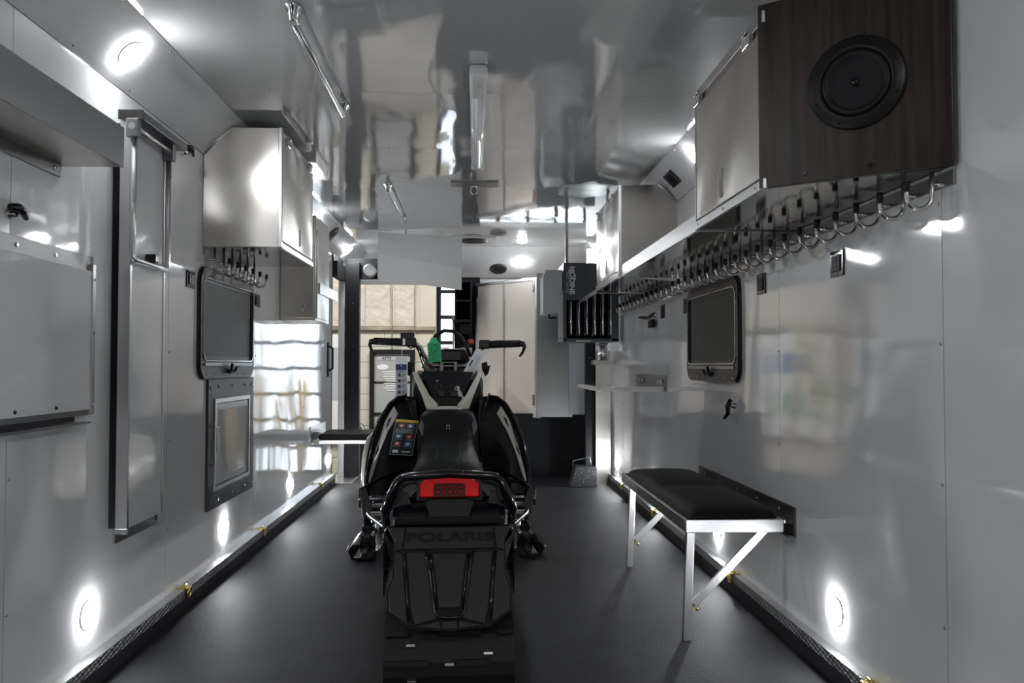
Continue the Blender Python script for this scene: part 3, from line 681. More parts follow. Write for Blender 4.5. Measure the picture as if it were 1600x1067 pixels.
obj('bottom_rail', B(XG - .013, XG + .002, 4.61, 5.46, 1.516, 1.548, .001), 'alu', t)
obj('underside', MB().prism([(XG + .004, 4.62, 1.5185), (XR - .003, 4.85, 1.5185), (XR - .003, 5.60, 1.5185), (XG + .004, 5.45, 1.5185)], (0, 0, .003)), 'mirror', t)
obj('cove_strip', MB().tube([(1.06, 4.758, 2.078), (XR, 4.836, 1.988)], .006, 6), 'alu', t)

t = thing('metal_shelf', 'long white-lipped shelf joining the two steel cabinets on the right wall', 'shelf', (1.0, 3.8, 1.515))
obj('shelf_board', B(XG, XR, 2.99, 4.605, 1.517, 1.522), 'mirror', t)
obj('front_lip', B(XG - .004, XG, 2.99, 4.605, 1.517, 1.578), 'alu', t)
obj('underside', B(XG + .004, XR - .002, 3.0, 4.60, 1.5145, 1.517), 'mirror', t)
t = thing('metal_shelf', 'bare polished shelf end beyond the smaller right steel cabinet', 'shelf', (1.0, 6.1, 1.515))
obj('shelf_board', B(XG + .02, XR, 5.64, 6.55, 1.517, 1.522), 'mirror', t)
obj('front_lip', B(XG + .016, XG + .02, 5.64, 6.55, 1.517, 1.545), 'alu', t)

# speaker hole / vent on the right cove
cv = thing('cove_vent', 'small black rectangular vent on the right cove between the steel cabinets', 'vent', (mxr[0], 4.62, mxr[1]))
rot = Matrix.Translation((mxr[0] + .012, 3.98, mxr[1] - .012)) @ Matrix.Rotation(math.radians(-45), 4, 'Y')
obj('cover', MB().box(-.045, .045, -.09, .09, -.006, .004, .002, mtx=Matrix.Translation((mxr[0] - .0, 4.62, mxr[1] - .0)) @ Matrix.Rotation(math.radians(45), 4, 'Y')), 'blackm', cv)
for k in range(4):
    obj('slat', MB().box(-.036, .036, -.07 + k * .04, -.06 + k * .04, -.010, -.005, .001, mtx=Matrix.Translation((mxr[0], 4.62, mxr[1])) @ Matrix.Rotation(math.radians(45), 4, 'Y')), 'blacks', cv)

# cove speakers
def oval_speaker(c, n, r, label, plate=None, name='ceiling_speaker', rim='gunmetal'):
    n = Vector(n).normalized(); c = Vector(c)
    t = thing(name, label, 'speaker', tuple(c))
    if plate:
        w_, l_ = plate; obj('mounting_plate', B(c.x - w_ / 2, c.x + w_ / 2, c.y - l_ / 2, c.y + l_ / 2, c.z - .012, c.z, .003), 'cove', t); c = c + n * .012
    obj('rim', MB().lathe([(r * .8, 0), (r, 0), (r, .008), (r * .9, .016), (r * .8, .012)], c, n, 36), rim, t)
    obj('grille', MB().lathe([(r * .8, .002), (r * .79, .010), (r * .4, .013), (0, .014)], c, n, 36), 'blackm', t)
oval_speaker((mxl[0], 6.75, mxl[1]), (1, 0, -1), .085, 'round black speaker on the left cove beyond the steel cabinet')
oval_speaker((-.01, 7.45, ZC), (0, 0, -1), .12, 'round black speaker on a white square plate in the ceiling', (.40, .30))
oval_speaker((.23, 8.22, 1.985), (0, -.45, -.9), .085, 'round black speaker in the sloped nose above the white cupboard')
t = thing('round_lamp', 'round chrome lamp hanging in the dark corner above the side door post', 'lamp', (-.97, 7.70, 1.9))
obj('rim', MB().lathe([(.045, 0), (.062, 0), (.066, .02), (.06, .035), (.045, .03)], (-.97, 7.74, 1.90), (0, -1, 0), 28), 'steeldark', t)
obj('face', MB().lathe([(.045, 0), (.045, .02), (.02, .026), (0, .027)], (-.97, 7.74, 1.90), (0, -1, 0), 24), 'gunmetal', t)
obj('mount', B(-1.0, -.94, 7.74, 7.78, 1.87, 1.93, .003), 'blackm', t)

# padlock lever and coat hook on the right wall
t = thing('lever_padlock', 'black lever with a hanging black padlock on the right wall', 'latch', (XR, 5.5, 1.33))
obj('lever', MB().tube([(XR - .02, 5.40, 1.362), (XR - .03, 5.55, 1.345), (XR - .03, 5.66, 1.352), (XR - .04, 5.78, 1.362)], [.012, .010, .012, .008], 8), 'blackg', t)
obj('base', MB().lathe([(.02, 0), (.02, .012), (.012, .018)], (XR, 5.40, 1.355), (-1, 0, 0), 16), 'chrome', t)
obj('padlock_body', B(XR - .04, XR - .012, 5.39, 5.50, 1.275, 1.325, .005), 'blackm', t)
obj('shackle', MB().tube([(XR - .025, 5.40, 1.32), (XR - .025, 5.40, 1.35), (XR - .025, 5.44, 1.36), (XR - .025, 5.48, 1.35), (XR - .025, 5.48, 1.32)], .005, 6), 'chrome', t)
tlatch((XR, 3.77, .84), -1, 'black dropped lever catch on the right wall below the window', dropped=True)

# folded table on right wall
t = thing('folding_table', 'thin aluminium-edged folding table on the right wall near the heater', 'table', (1.0, 5.6, .88))
obj('top', B(.77, XR - .01, 5.165, 6.15, .872, .888, .002), 'cabwhite', t)
obj('edge_strip', B(.765, XR - .012, 5.155, 5.168, .864, .892, .001), 'alu', t)
obj('edge_strip', B(.760, .772, 5.155, 6.15, .864, .892, .001), 'alu', t)
br = obj('bracket', B(XR - .008, XR, 5.13, 6.05, .862, .965, .001), 'steeldark', t)
for yy in (5.2, 5.27, 5.78, 5.9): obj('bolt', MB().lathe([(.016, 0), (.012, .02)], (XR - .008, yy, .925), (-1, 0, 0), 12), 'chrome', br)
obj('corner_joint', MB().lathe([(.014, -.01), (.014, .01)], (.772, 5.16, .862), (0, 1, 0), 12), 'chrome', t)

# bench
t = thing('bench', 'black padded bench with bright aluminium legs folded down from the right wall', 'bench', (.97, 3.7, 0))
m_ = MB(); nu, nv = 14, 36; secs = []
bx0, bx1, by0, by1 = .800, 1.150, 3.105, 4.40
for j in range(nv + 1):
    row = []
    v = -1 + 2 * j / nv
    for i in range(nu + 1):
        uu = -1 + 2 * i / nu
        su = math.copysign(1 - (1 - abs(uu)) ** 1.6, uu); sv = math.copysign(1 - (1 - abs(v)) ** 1.9, v)
        edge = (1 - abs(su) ** 7) * (1 - abs(sv) ** 16); edge = max(edge, 0) ** .45
        cx = su * (1 - .07 * max(0, abs(sv) - .86) / .14 * 1.0)
        seam = .011 * math.exp(-((sv - .02) / .05) ** 2)
        bulge = .010 * math.cos(su * PI / 2) * abs(math.sin(sv * PI)) ** .6
        row.append((bx0 + (cx + 1) / 2 * (bx1 - bx0), by0 + (sv + 1) / 2 * (by1 - by0), .452 + .034 * edge + bulge - seam * edge))
    secs.append(row)
m_.loft(secs, cap=False, closed=False)
m_.box(bx0 + .004, bx1 - .004, by0 + .004, by1 - .004, .444, .4525)
obj('seat', m_, 'vinyl', t)
obj('frame_rail', B(.782, .800, 3.085, 4.42, .405, .452, .003), 'alu', t)
obj('frame_rail', B(1.135, 1.153, 3.085, 4.42, .405, .452, .003), 'alu', t)
obj('frame_rail', B(.783, 1.153, 3.075, 3.093, .403, .452, .003), 'alu', t)
obj('frame_rail', B(.783, 1.153, 4.41, 4.428, .405, .452, .003), 'alu', t)
obj('slats', B(.80, 1.135, 3.10, 4.40, .435, .444), 'alu', t)
br = obj('wall_bracket', MB().box(XR - .008, XR, 3.055, 4.37, .388, .498, .001).box(XR - .03, XR, 3.055, 4.37, .388, .394), 'gunmetal', t)
for k in range(5): obj('bolt', MB().lathe([(.008, 0), (.006, .005)], (XR - .008, 3.2 + k * .26, .47), (-1, 0, 0), 10), 'chrome', br)
obj('pivot', MB().lathe([(.014, 0), (.014, .045)], (1.15, 3.12, .435), (1, 0, 0), 12), 'chrome', t)
obj('pivot', MB().lathe([(.014, 0), (.014, .045)], (1.15, 4.33, .435), (1, 0, 0), 12), 'chrome', t)
for yl_ in (3.106, 4.245):
    lg = obj('leg', MB().prism([(.775, yl_ - .012, 0), (.805, yl_ - .012, 0), (.822, yl_ - .012, .405), (.792, yl_ - .012, .405)], (0, .024, 0), .002), 'alu', t)
    obj('brace', MB().prism([(.806, yl_ + .014, .130), (.826, yl_ + .014, .108), (1.118, yl_ + .014, .405), (1.078, yl_ + .014, .405)], (0, .012, 0), .001), 'alu', t)
    obj('brace_bolt', MB().lathe([(.009, 0), (.007, .014)], (.818, yl_ + .014, .128), (0, -1, 0), 10), 'chrome', lg)
    obj('brace_nut', MB().lathe([(.010, 0), (.010, .012)], (.832, yl_ + .026, .112), (1, 0, -.4), 6), 'brass', lg)

# ------------------------------------------------------------------ heater, control box
t = thing('unit_heater', 'dark grey unit heater with black fins hanging near the front right', 'heater', (.92, 6.75, 1.22))
HX0, HX1, HY = .705, 1.150, 6.60
obj('casing', MB().box(HX0, HX1, HY, HY + .42, 1.545, 1.845, .004).box(HX0, HX0 + .025, HY, HY + .42, 1.22, 1.545, .002).box(HX1 - .06, HX1, HY, HY + .42, 1.22, 1.545, .002).box(HX0, HX1, HY, HY + .42, 1.215, 1.24, .002), 'heater', t)
obj('fin_recess', B(HX0 + .02, HX1 - .05, HY + .08, HY + .40, 1.235, 1.55), 'blackm', t)
for k in range(6):
    x = HX0 + .055 + k * .064
    obj('exchanger_tube', MB().loft([[(x - .022, HY + .02, z), (x + .010, HY + .012 - b, z), (x + .026, HY + .05, z), (x, HY + .085, z)] for z, b in ((1.245, -.02), (1.28, .0), (1.53, .0), (1.545, -.005))]), 'blackg', t)
    obj('tube_edge', MB().tube([(x + .010, HY + .015, 1.262), (x + .008, HY + .008, 1.285), (x + .008, HY + .008, 1.54)], .0075, 8), 'chrome', t)
obj('bottom_clip', B(HX0 + .10, HX0 + .22, HY - .005, HY, 1.215, 1.225), 'cream', t)
text('lettering', 'MODINE', .058, 'paper', t, (HX0 + .068, HY - .002, 1.705), (PI / 2, PI / 2, 0), bold=.001)
text('lettering', 'HOT DAWG', .030, 'papergrey', t, (HX0 + .030, HY - .002, 1.69), (PI / 2, PI / 2, 0))
obj('swoosh', MB().tube([(HX0 + .075, HY - .001, 1.80), (HX0 + .05, HY - .001, 1.79), (HX0 + .045, HY - .001, 1.77), (HX0 + .06, HY - .001, 1.75)], .004, 6), 'paper', t)
obj('swoosh', MB().tube([(HX0 + .10, HY - .001, 1.75), (HX0 + .09, HY - .001, 1.73), (HX0 + .10, HY - .001, 1.71)], .003, 6), 'paper', t)
for xx in (HX0 + .05, HX1 - .05): obj('hanger', B(xx - .012, xx + .012, HY + .2, HY + .22, 1.845, 2.16), 'steeldark', t)
t = thing('control_box', 'light grey box on the left side of the unit heater', 'box', (.62, 6.75, 1.43))
obj('box', MB().prism([(.545, HY + .02, 1.44), (.70, HY + .02, 1.44), (.70, HY + .02, 1.79), (.575, HY + .02, 1.79), (.545, HY + .02, 1.75)], (0, .30, 0), .003), 'greybox', t)
obj('side_plate', B(.665, .703, HY + .005, HY + .02, 1.215, 1.62, .001), 'greybox', t)
obj('pipe', MB().tube([(.60, HY + .1, 1.44), (.60, HY + .1, 1.41), (.66, HY + .1, 1.41)], .009, 8), 'blackm', t)
for z in (1.235, 1.245, 1.59, 1.60): obj('screw', MB().lathe([(.004, 0), (.003, .003)], (.675 + .012 * (z > 1.24), HY + .005, z), (0, -1, 0), 8), 'blackm', t)
t = thing('flue_pipe', 'short galvanised flue pipe below the unit heater', 'pipe', (1.02, 7.0, 1.15))
obj('pipe', MB().tube([(1.085, 7.06, 1.06), (1.085, 7.06, 1.24)], .045, 18), 'alu', t)
obj('collar', MB().tube([(1.085, 7.06, 1.20), (1.085, 7.06, 1.215)], .052, 18), 'steeldark', t)
obj('tank', B(1.0, 1.17, 7.0, 7.15, 1.03, 1.07, .003), 'steel', t)

# ------------------------------------------------------------------ white double-door cupboard
A, Bp = Vector((.02, 8.22, 0)), Vector((.573, 7.575, 0)); u = (Bp - A).normalized(); nv_ = Vector((u.y, -u.x, 0))
if nv_.y > 0: nv_ = -nv_
Lc = (Bp - A).length
t = thing('cupboard', 'tall white double-door cupboard angled across the nose', 'cupboard', tuple((A + Bp) / 2 + Vector((0, 0, .55))))
def slab(a, b, z0, z1, off, th): 
    p = A + u * a + nv_ * off; q = A + u * b + nv_ * off
    return MB().prism([p + Vector((0, 0, z0)), q + Vector((0, 0, z0)), q + Vector((0, 0, z1)), p + Vector((0, 0, z1))], nv_ * th, .002)
obj('carcass', slab(0, Lc, .545, 1.835, -.10, .10), 'steel', t)
for a, b in ((.02, Lc * .47), (Lc * .49, Lc - .02)):
    d = obj('door', slab(a, b, .575, 1.805, .002, .012), 'cabwhite', t)
for a in (0, Lc * .475, Lc - .022):
    obj('frame_strip', slab(a, a + .02, .55, 1.83, .0, .018), 'alu', t)
for z in (.55, 1.806): obj('frame_strip', slab(0, Lc, z, z + .022, .0, .017), 'alu', t)
for z in (.66, 1.70):
    obj('hinge', slab(Lc - .045, Lc - .018, z, z + .10, .016, .008), 'chrome', t); obj('hinge', slab(.02, .045, z, z + .10, .016, .008), 'chrome', t)

# black stuff on the nose panel
t = thing('hanging_pouch', 'dark navy pouch hanging on the black nose panel behind the strap', 'pouch', (-.05, 8.2, 1.2))
obj('pocket', B(-.15, -.05, 8.255, 8.25, 1.22, 1.36, .01), 'navy', t)
obj('flap', B(-.15, -.03, 8.195, 8.21, 1.33, 1.44, .006), 'blacks', t)
t = thing('red_switch', 'red switch on a grey box low on the nose panel', 'switch', (-.03, 8.19, 1.12))
obj('plate', B(-.14, -.03, 8.20, 8.25, 1.05, 1.20, .004), 'papergrey', t); obj('button', B(-.09, -.05, 8.18, 8.20, 1.11, 1.17, .006), 'redp', t)
t = thing('black_shelf_unit', 'black shelf box high on the nose between opening and cupboard', 'shelf', (-.1, 8.1, 1.4))
for z in (1.45, 1.64, 1.83): obj('shelf', B(-.19, -.045, 8.02, 8.25, z, z + .018, .002), 'blackm', t)
for xx in (-.195, -.045): obj('side', B(xx, xx + .012, 8.02, 8.25, 1.445, 1.85, .001), 'blackm', t)
t = thing('door_rod', 'slim silver rod standing at the edge of the front opening', 'rod', (-.20, 8.05, 0))
obj('rod', MB().tube([(-.205, 8.05, .0), (-.205, 8.05, 1.50)], .012, 10), 'alu', t); obj('clamp', B(-.225, -.185, 8.03, 8.07, 1.46, 1.50, .003), 'steeldark', t)
# speckled pad / ramp on the floor
t = thing('speckled_step', 'small speckled black step on the floor by the steel corner column', 'step', (.93, 7.12, 0))
obj('body', MB().prism([(.80, 7.0, .0), (1.03, 7.0, .0), (1.03, 7.0, .165), (.85, 7.0, .175)], (0, .16, 0), .006), 'granite', t)
obj('handle', MB().tube([(.83, 7.08, .17), (.84, 7.08, .215), (.98, 7.08, .245), (.99, 7.08, .17)], .006, 8), 'steeldark', t)

# ------------------------------------------------------------------ ceiling objects
t = thing('ceiling_light', 'long ribbed white strip light on the ceiling centre line', 'light', (.013, 3.86, ZC))
obj('end_cap', B(-.022, .046, 3.10, 3.36, ZC - .052, ZC, .012), 'white', t)
m_ = MB(); secs = []
for y in (3.36, 4.56):
    secs.append([(.012 + .034 * math.cos(a) * 1.0, y, ZC - .004 - .048 * math.sin(a)) for a in [PI * k / 14 for k in range(15)]])
m_.loft(secs); obj('diffuser', m_, 'diff', t)
obj('end_cap', B(-.022, .046, 4.56, 4.60, ZC - .052, ZC, .010), 'white', t)
for k in range(5): obj('diffuser_rib', MB().tube([(.012 + .034 * math.cos(PI * (k + 1) / 6), 3.37, ZC - .004 - .049 * math.sin(PI * (k + 1) / 6)), (.012 + .034 * math.cos(PI * (k + 1) / 6), 4.55, ZC - .004 - .049 * math.sin(PI * (k + 1) / 6))], .0016, 6), 'white', t)
obj('switch_button', MB().lathe([(.011, 0), (.011, .003), (.009, .004)], (.012, 3.2, ZC - .052), (0, 0, -1), 20), 'papergrey', t)
def grab(x, y0, y1, label):
    t = thing('grab_rail', label, 'handrail', (x, (y0 + y1) / 2, ZC), 'ceiling grab rails')
    for yy in (y0, y1):
        pr_ = [(x, yy - .055, ZC), (x, yy + .055, ZC)]
        obj('end_mount', MB().loft([[(x - .026 * q, yy + .0 + .05 * math.cos(a) * q, ZC - dz) if False else (x + .026 * math.cos(a) * q, yy + .055 * math.sin(a) * q, ZC - dz) for a in [2 * PI * k / 20 for k in range(20)]] for q, dz in ((1, 0), (1, .006), (.7, .012), (.55, .045), (.45, .052))]), 'chrome', t)
    obj('bar', MB().tube([(x, y0 - .0, ZC - .045), (x, y1, ZC - .045)], .011, 12), 'alu', t)
grab(-.575, 2.64, 3.62, 'nearest silver grab rail on the ceiling, upper left')
grab(-.545, 5.22, 6.40, 'second silver grab rail on the ceiling, above the handlebar')
t = thing('ceiling_tie_plate', 'steel plate with a shackle ring on the ceiling centre', 'plate', (0, 5.2, ZC))
obj('plate', B(-.15, .145, 5.10, 5.24, ZC - .008, ZC, .001), 'steeldark', t)
rg = obj('shackle', MB().tube([(-.006 + .022 * math.sin(a), 5.17, ZC - .042 + .026 * math.cos(a)) for a in [2 * PI * k / 18 for k in range(19)]], .005, 8), 'chrome', t)
obj('bolt', MB().tube([(-.03, 5.17, ZC - .018), (.02, 5.17, ZC - .018)], .006, 8), 'chrome', t)
t = thing('overhead_flap', 'folded white panel hanging from the ceiling above the handlebars', 'panel', (-.46, 7.1, ZC))
# two facets: upper leaning, lower hanging
m_ = MB().prism([(-.815, 7.05, 2.150), (-.115, 7.05, 2.118), (-.115, 6.98, 1.840), (-.815, 6.98, 1.960)], (0, .014, 0))
obj('upper_face', m_, 'wall', t)
m_ = MB().prism([(-.815, 6.98, 1.960), (-.115, 6.98, 1.840), (-.115, 7.0, 1.660), (-.815, 7.0, 1.750)], (0, .014, 0))
obj('lower_face', m_, 'wall', t)
obj('edge_trim', MB().prism([(-.119, 7.052, 2.12), (-.111, 7.052, 2.12), (-.111, 7.0, 1.66), (-.119, 7.0, 1.66)], (0, .01, 0)), 'alu', t)
obj('stay', MB().tube([(-.60, 7.05, 1.95), (-.60, 7.25, 2.158)], .006, 8), 'chrome', t)

# ------------------------------------------------------------------ SNOWMOBILE (own axes: y forward from the rear flap)
T = thing('snowmobile', 'black snowmobile with cream stripes and a red tail light, seen from behind', 'snowmobile', (-.072, 2.43, 0), rotz=math.radians(2.1), local=True)
def SP(name, mb, m, parent=T, **k): return obj(name, mb, m, parent, **k)
# track
tr_pts = []
R_, yc, zc, yf = .135, .135, .147, 2.05
def track_path(s):      # s in [0,1) around the loop
    Ls = yf - yc; P = 2 * Ls + 2 * PI * R_; d = s * P
    if d < Ls: return (yc + d, zc - R_, 0, -1)
    d -= Ls
    if d < PI * R_: a = d / R_; return (yf + R_ * math.sin(a), zc - R_ * math.cos(a), math.sin(a), -math.cos(a))
    d -= PI * R_
    if d < Ls: return (yf - d, zc + R_, 0, 1)
    d -= Ls; a = d / R_; return (yc - R_ * math.sin(a), zc + R_ * math.cos(a), -math.sin(a), math.cos(a))
m_ = MB(); NS = 120; secs = []
for k in range(NS + 1):
    y, z, ny, nz = track_path((k % NS) / NS)
    secs.append([(-.19, y, z), (.19, y, z), (.19, y - ny * .008, z - nz * .008), (-.19, y - ny * .008, z - nz * .008)])
m_.loft(secs, cap=False, smooth=False); tr = SP('track', m_, 'rubber')
NL = 60
proto = {}
for k in range(NL):
    y, z, ny, nz = track_path(k / NL)
    for a, b in ([(-.185, -.06), (.02, .115)], [(-.13, .0), (.06, .185)], [(-.185, -.115), (-.03, .09), (.14, .185)])[k % 3]:
        if (a, b) not in proto:
            m_ = MB().box(a, b, -.007, .007, 0, .012); me = bpy.data.meshes.new('track_lug'); m_.bm.to_mesh(me); me.materials.append(M['rubber']); proto[(a, b)] = me
        o = bpy.data.objects.new('track_lug', proto[(a, b)]); C.objects.link(o); o.parent = tr
        o.location = Vector((0, y, z)) - W[tr]; o.rotation_euler = (math.atan2(-ny, nz), 0, 0)
for xx, zz in ((-.108, .120), (.112, .192), (.0, .166), (.108, .085), (-.112, .215), (0, .06)):
    dz = zz - zc; ry = math.sqrt(R_ * R_ - dz * dz)
    o = obj('track_clip', B(-.013, .013, -.004, .004, 0, .015, .001), 'alu', tr)
    o.location = Vector((xx, yc - ry - .006, zz)) - W[tr]; o.rotation_euler = (math.atan2(ry, dz), 0, 0)
# suspension rails inside the track
for xx in (-.10, .10): SP('slide_rail', MB().prism([(xx - .01, .15, .03), (xx - .01, 1.7, .03), (xx - .01, 1.95, .14), (xx - .01, 1.6, .10), (xx - .01, .3, .08)], (.02, 0, 0)), 'alu')
for xx in (-.12, .12): SP('idler_wheel', MB().lathe([(.03, -.015), (.12, -.012), (.124, 0), (.12, .012), (.03, .015)], (xx, yc, zc), (1, 0, 0), 28), 'blackg')
# tunnel
SP('tunnel', MB().prism([(-.205, .20, .31), (-.205, .20, .50), (-.19, .20, .525), (.19, .20, .525), (.205, .20, .50), (.205, .20, .31), (.20, .20, .31), (.20, .20, .498), (.186, .20, .518), (-.186, .20, .518), (-.20, .20, .498), (-.20, .20, .31)], (0, 1.7, 0)), 'blackg')
# rear flap: base plate and raised panels; f maps (x, v) with v 0 (top) .. 1 (bottom) on the sloping face
def FL(x, v, off=0.0):
    # slope: top (y .165, z .535) -> knee (y .115, z .49) -> bottom (y -.01, z .262)
    y, z = .125 - .135 * v, .535 - .273 * v
    return (x, y - off * .896, z + off * .443)
fl = SP('snow_flap', MB(). quads(*[None, None]) if False else MB().prism([FL(-.190, 0), FL(-.168, .14), FL(-.168, .5), FL(-.184, .62), FL(-.178, .83), FL(-.115, .97), FL(0, 1.0), FL(.115, .97), FL(.178, .83), FL(.184, .62), FL(.168, .5), FL(.168, .14), FL(.190, 0)], (0, .012, -.006)), 'blackg')
def raised(pts, h=.008, name='flap_panel', m='flap', par=None, bev=.003):
    n_ = Vector((0, -.896, .443)) * h
    return SP(name, MB().prism([FL(x, v, .0) for x, v in pts], n_, bev), m, par or fl)
raised([(-.128, .01), (.128, .01), (.135, .225), (-.135, .225)], .006)           # band with the word
for s in (-1, 1):
    S = lambda L_: [(s * x, v) for x, v in L_]
    raised(S([(.186, .01), (.136, .01), (.143, .225), (.164, .245), (.164, .13)]), .006)
    raised(S([(.074, .26), (.128, .26), (.112, .80), (.100, .945), (.030, .885), (.046, .82)]), .010)   # broad side panel
    raised(S([(.142, .26), (.163, .25), (.163, .5), (.178, .62), (.173, .82), (.122, .925), (.126, .80)]), .007)
    raised(S([(.026, .905), (.098, .955), (.026, .985)]), .006)
    SP('flap_rib', MB().tube([FL(s * .072, .25, .006), FL(s * .060, .45, .008), FL(s * .050, .70, .008), FL(s * .044, .83, .008), FL(s * .034, .875, .008)], .0045, 8), 'blackg', fl)
    SP('flap_rib', MB().tube([FL(s * .058, .27, .003), FL(s * .047, .5, .005), FL(s * .037, .80, .005)], .0035, 8), 'blackg', fl)
    SP('flap_rib', MB().tube([FL(s * .137, .25, .004), FL(s * .125, .6, .006), FL(s * .118, .90, .006)], .0035, 8), 'blackg', fl)
SP('flap_rib', MB().tube([FL(-.034, .875, .008), FL(0, .885, .009), FL(.034, .875, .008)], .0045, 8), 'blackg', fl)
raised([(-.050, .27), (.050, .27), (.032, .79), (-.032, .79)], .005)
raised([(-.022, .91), (.022, .91), (.022, .985), (-.022, .985)], .006)
# raised word
tx = text('lettering', 'POLARIS', .052, 'blackg', T, FL(0, .115, .0075), (math.radians(63.7), 0, 0), .0022, label='raised black POLARIS lettering', bold=.0012)
tx.scale = (1.33, .72, 1)
# rear housing around the tail light
def sect(y, hw, z0, z1, c=.03):
    return [(-hw, y, z0), (-hw, y, z1 - c), (-hw + c, y, z1), (hw - c, y, z1), (hw, y, z1 - c), (hw, y, z0)]
hs = SP('rear_housing', MB().loft([sect(.15, .168, .535, .560, .012), sect(.20, .176, .53, .612, .03), sect(.225, .155, .53, .688, .03), sect(.27, .15, .53, .680, .03), sect(.36, .14, .53, .62, .03), sect(.60, .12, .52, .58, .03)], smooth=False), 'blackg')
SP('housing_pocket', MB().prism([(-.075, .172, .60), (-.06, .147, .558), (.06, .147, .558), (.075, .172, .60), (.055, .176, .606), (-.055, .176, .606)], (0, -.005, .004)), 'flap', hs)
for s in (-1, 1):
    SP('housing_facet', MB().prism([(s * .100, .205, .672), (s * .150, .210, .668), (s * .152, .200, .640), (s * .120, .190, .615), (s * .098, .195, .640)], (0, -.014, 0), .002), 'flap', hs)
    SP('housing_facet', MB().prism([(s * .128, .190, .632), (s * .152, .195, .635), (s * .156, .185, .592), (s * .118, .178, .596)], (0, -.012, 0), .002), 'blacks', hs)
tl = SP('tail_light', MB().prism([(-.093, .188, .627), (.093, .188, .627), (.093, .192, .668), (.070, .195, .686), (-.070, .195, .686), (-.093, .192, .668)], (0, .030, 0), .003), 'red', label='red tail light')
TL = tl
SP('lens_recess', MB().prism([(-.050, .183, .627), (.050, .183, .627), (.048, .187, .664), (.040, .188, .668), (-.040, .188, .668), (-.048, .187, .664)], (0, .006, 0), .0015), 'reddark', tl)
for i in range(5):
    for j in range(2): SP('led', MB().lathe([(.006, 0), (.005, .002), (0, .003)], (-.036 + i * .018, .1825, .642 + j * .015), (0, -1, 0), 10), 'leddim', tl)
SP('light_bezel', MB().ring([(-.102, .185, .616), (.102, .185, .616), (.102, .19, .672), (.075, .194, .695), (-.075, .194, .695), (-.102, .19, .672)], [(-.093, .185, .625), (.093, .185, .625), (.093, .19, .668), (.07, .194, .687), (-.07, .194, .687), (-.093, .19, .668)], (0, .03, 0)), 'blackg', tl)
TL.location.z -= .012
# grab bar
SP('rear_bumper', MB().tube([(-.205, .34, .50), (-.200, .20, .578), (-.185, .17, .615), (-.158, .155, .668), (-.14, .15, .682), (0, .145, .693), (.14, .15, .682), (.158, .155, .668), (.185, .17, .615), (.200, .20, .578), (.205, .34, .50)], [.014, .014, .014, .013, .013, .014, .013, .013, .014, .014, .014], 12), 'blackg')
SP('bumper_pad', MB().box(-.045, .045, .135, .155, .686, .704, .006), 'blackg')
for s in (-1, 1):
    SP('bumper_strut', MB().prism([(s * .205, .18, .60), (s * .165, .15, .655), (s * .155, .165, .64), (s * .19, .20, .55)], (0, .012, 0), .002), 'blackg')
    SP('tunnel_corner', MB().prism([(s * .21, .19, .52), (s * .172, .17, .47), (s * .178, .19, .41), (s * .165, .20, .38)], (0, .015, 0)), 'blackg')
# seat
def ssec(y, hw, zt, crown=.02, z0=.53):
    pts = []
    for k in range(13):
        a = PI * k / 12; cx = math.cos(a); sx = math.sin(a)
        pts.append((hw * math.copysign(abs(cx) ** .45, cx), y, zt - .075 + (.075 * sx ** .55) + crown * (sx - 1) * 0))
    return [(hw * 1.04, y, z0)] + pts + [(-hw * 1.04, y, z0)]
SP('seat', MB().loft([ssec(.50, .125, .615), ssec(.53, .136, .645), ssec(.75, .132, .672), ssec(1.0, .118, .703), ssec(1.12, .112, .716), ssec(1.20, .118, .735), ssec(1.235, .132, .785), ssec(1.27, .134, .810), ssec(1.42, .128, .824), ssec(1.50, .108, .812), ssec(1.54, .09, .79)]), 'vinyl')
SP('seat_badge', MB().ring([(a, 1.222, .757 + b) for a, b in rrect(.016, .02, .004)], [(a, 1.222, .757 + b) for a, b in rrect(.008, .012, .002)], (0, -.012, .0)), 'steeldark')
for s in (-1, 1):
    SP('seat_highlight', MB().prism([(s * .129, 1.232, .752), (s * .116, 1.240, .788), (s * .090, 1.236, .742), (s * .112, 1.205, .715)], (0, -.008, .004), .002), 'seathighlight', label='grey painted highlight on the seat corner')  # highlight on the hump corner, built as a grey piece
    SP('seat_piping', MB().tube([(s * .050, .53, .646), (s * .045, .8, .677), (s * .040, 1.12, .718)], .0025, 6), 'blacks')
# body shell: rear (footwell) faces and outer faces
O_ = [(.335, 1.15, .47), (.352, 1.18, .53), (.347, 1.25, .62), (.336, 1.35, .70), (.310, 1.48, .78), (.278, 1.58, .842), (.242, 1.64, .870), (.205, 1.68, .874)]
I_ = [(.165, 1.30, .47), (.16, 1.38, .53), (.155, 1.45, .62), (.15, 1.50, .70), (.145, 1.55, .77), (.15, 1.60, .825), (.155, 1.66, .855), (.16, 1.70, .868)]
F_ = [(.33, 2.35, .36), (.34, 2.42, .42), (.335, 2.45, .50), (.32, 2.45, .56), (.29, 2.45, .62), (.25, 2.42, .68), (.21, 2.40, .72), (.15, 2.35, .76)]
G_ = [(.375, 1.80, .40), (.395, 1.82, .50), (.395, 1.85, .60), (.380, 1.88, .68), (.36, 1.90, .75), (.31, 1.92, .80), (.25, 1.93, .84), (.17, 1.95, .86)]
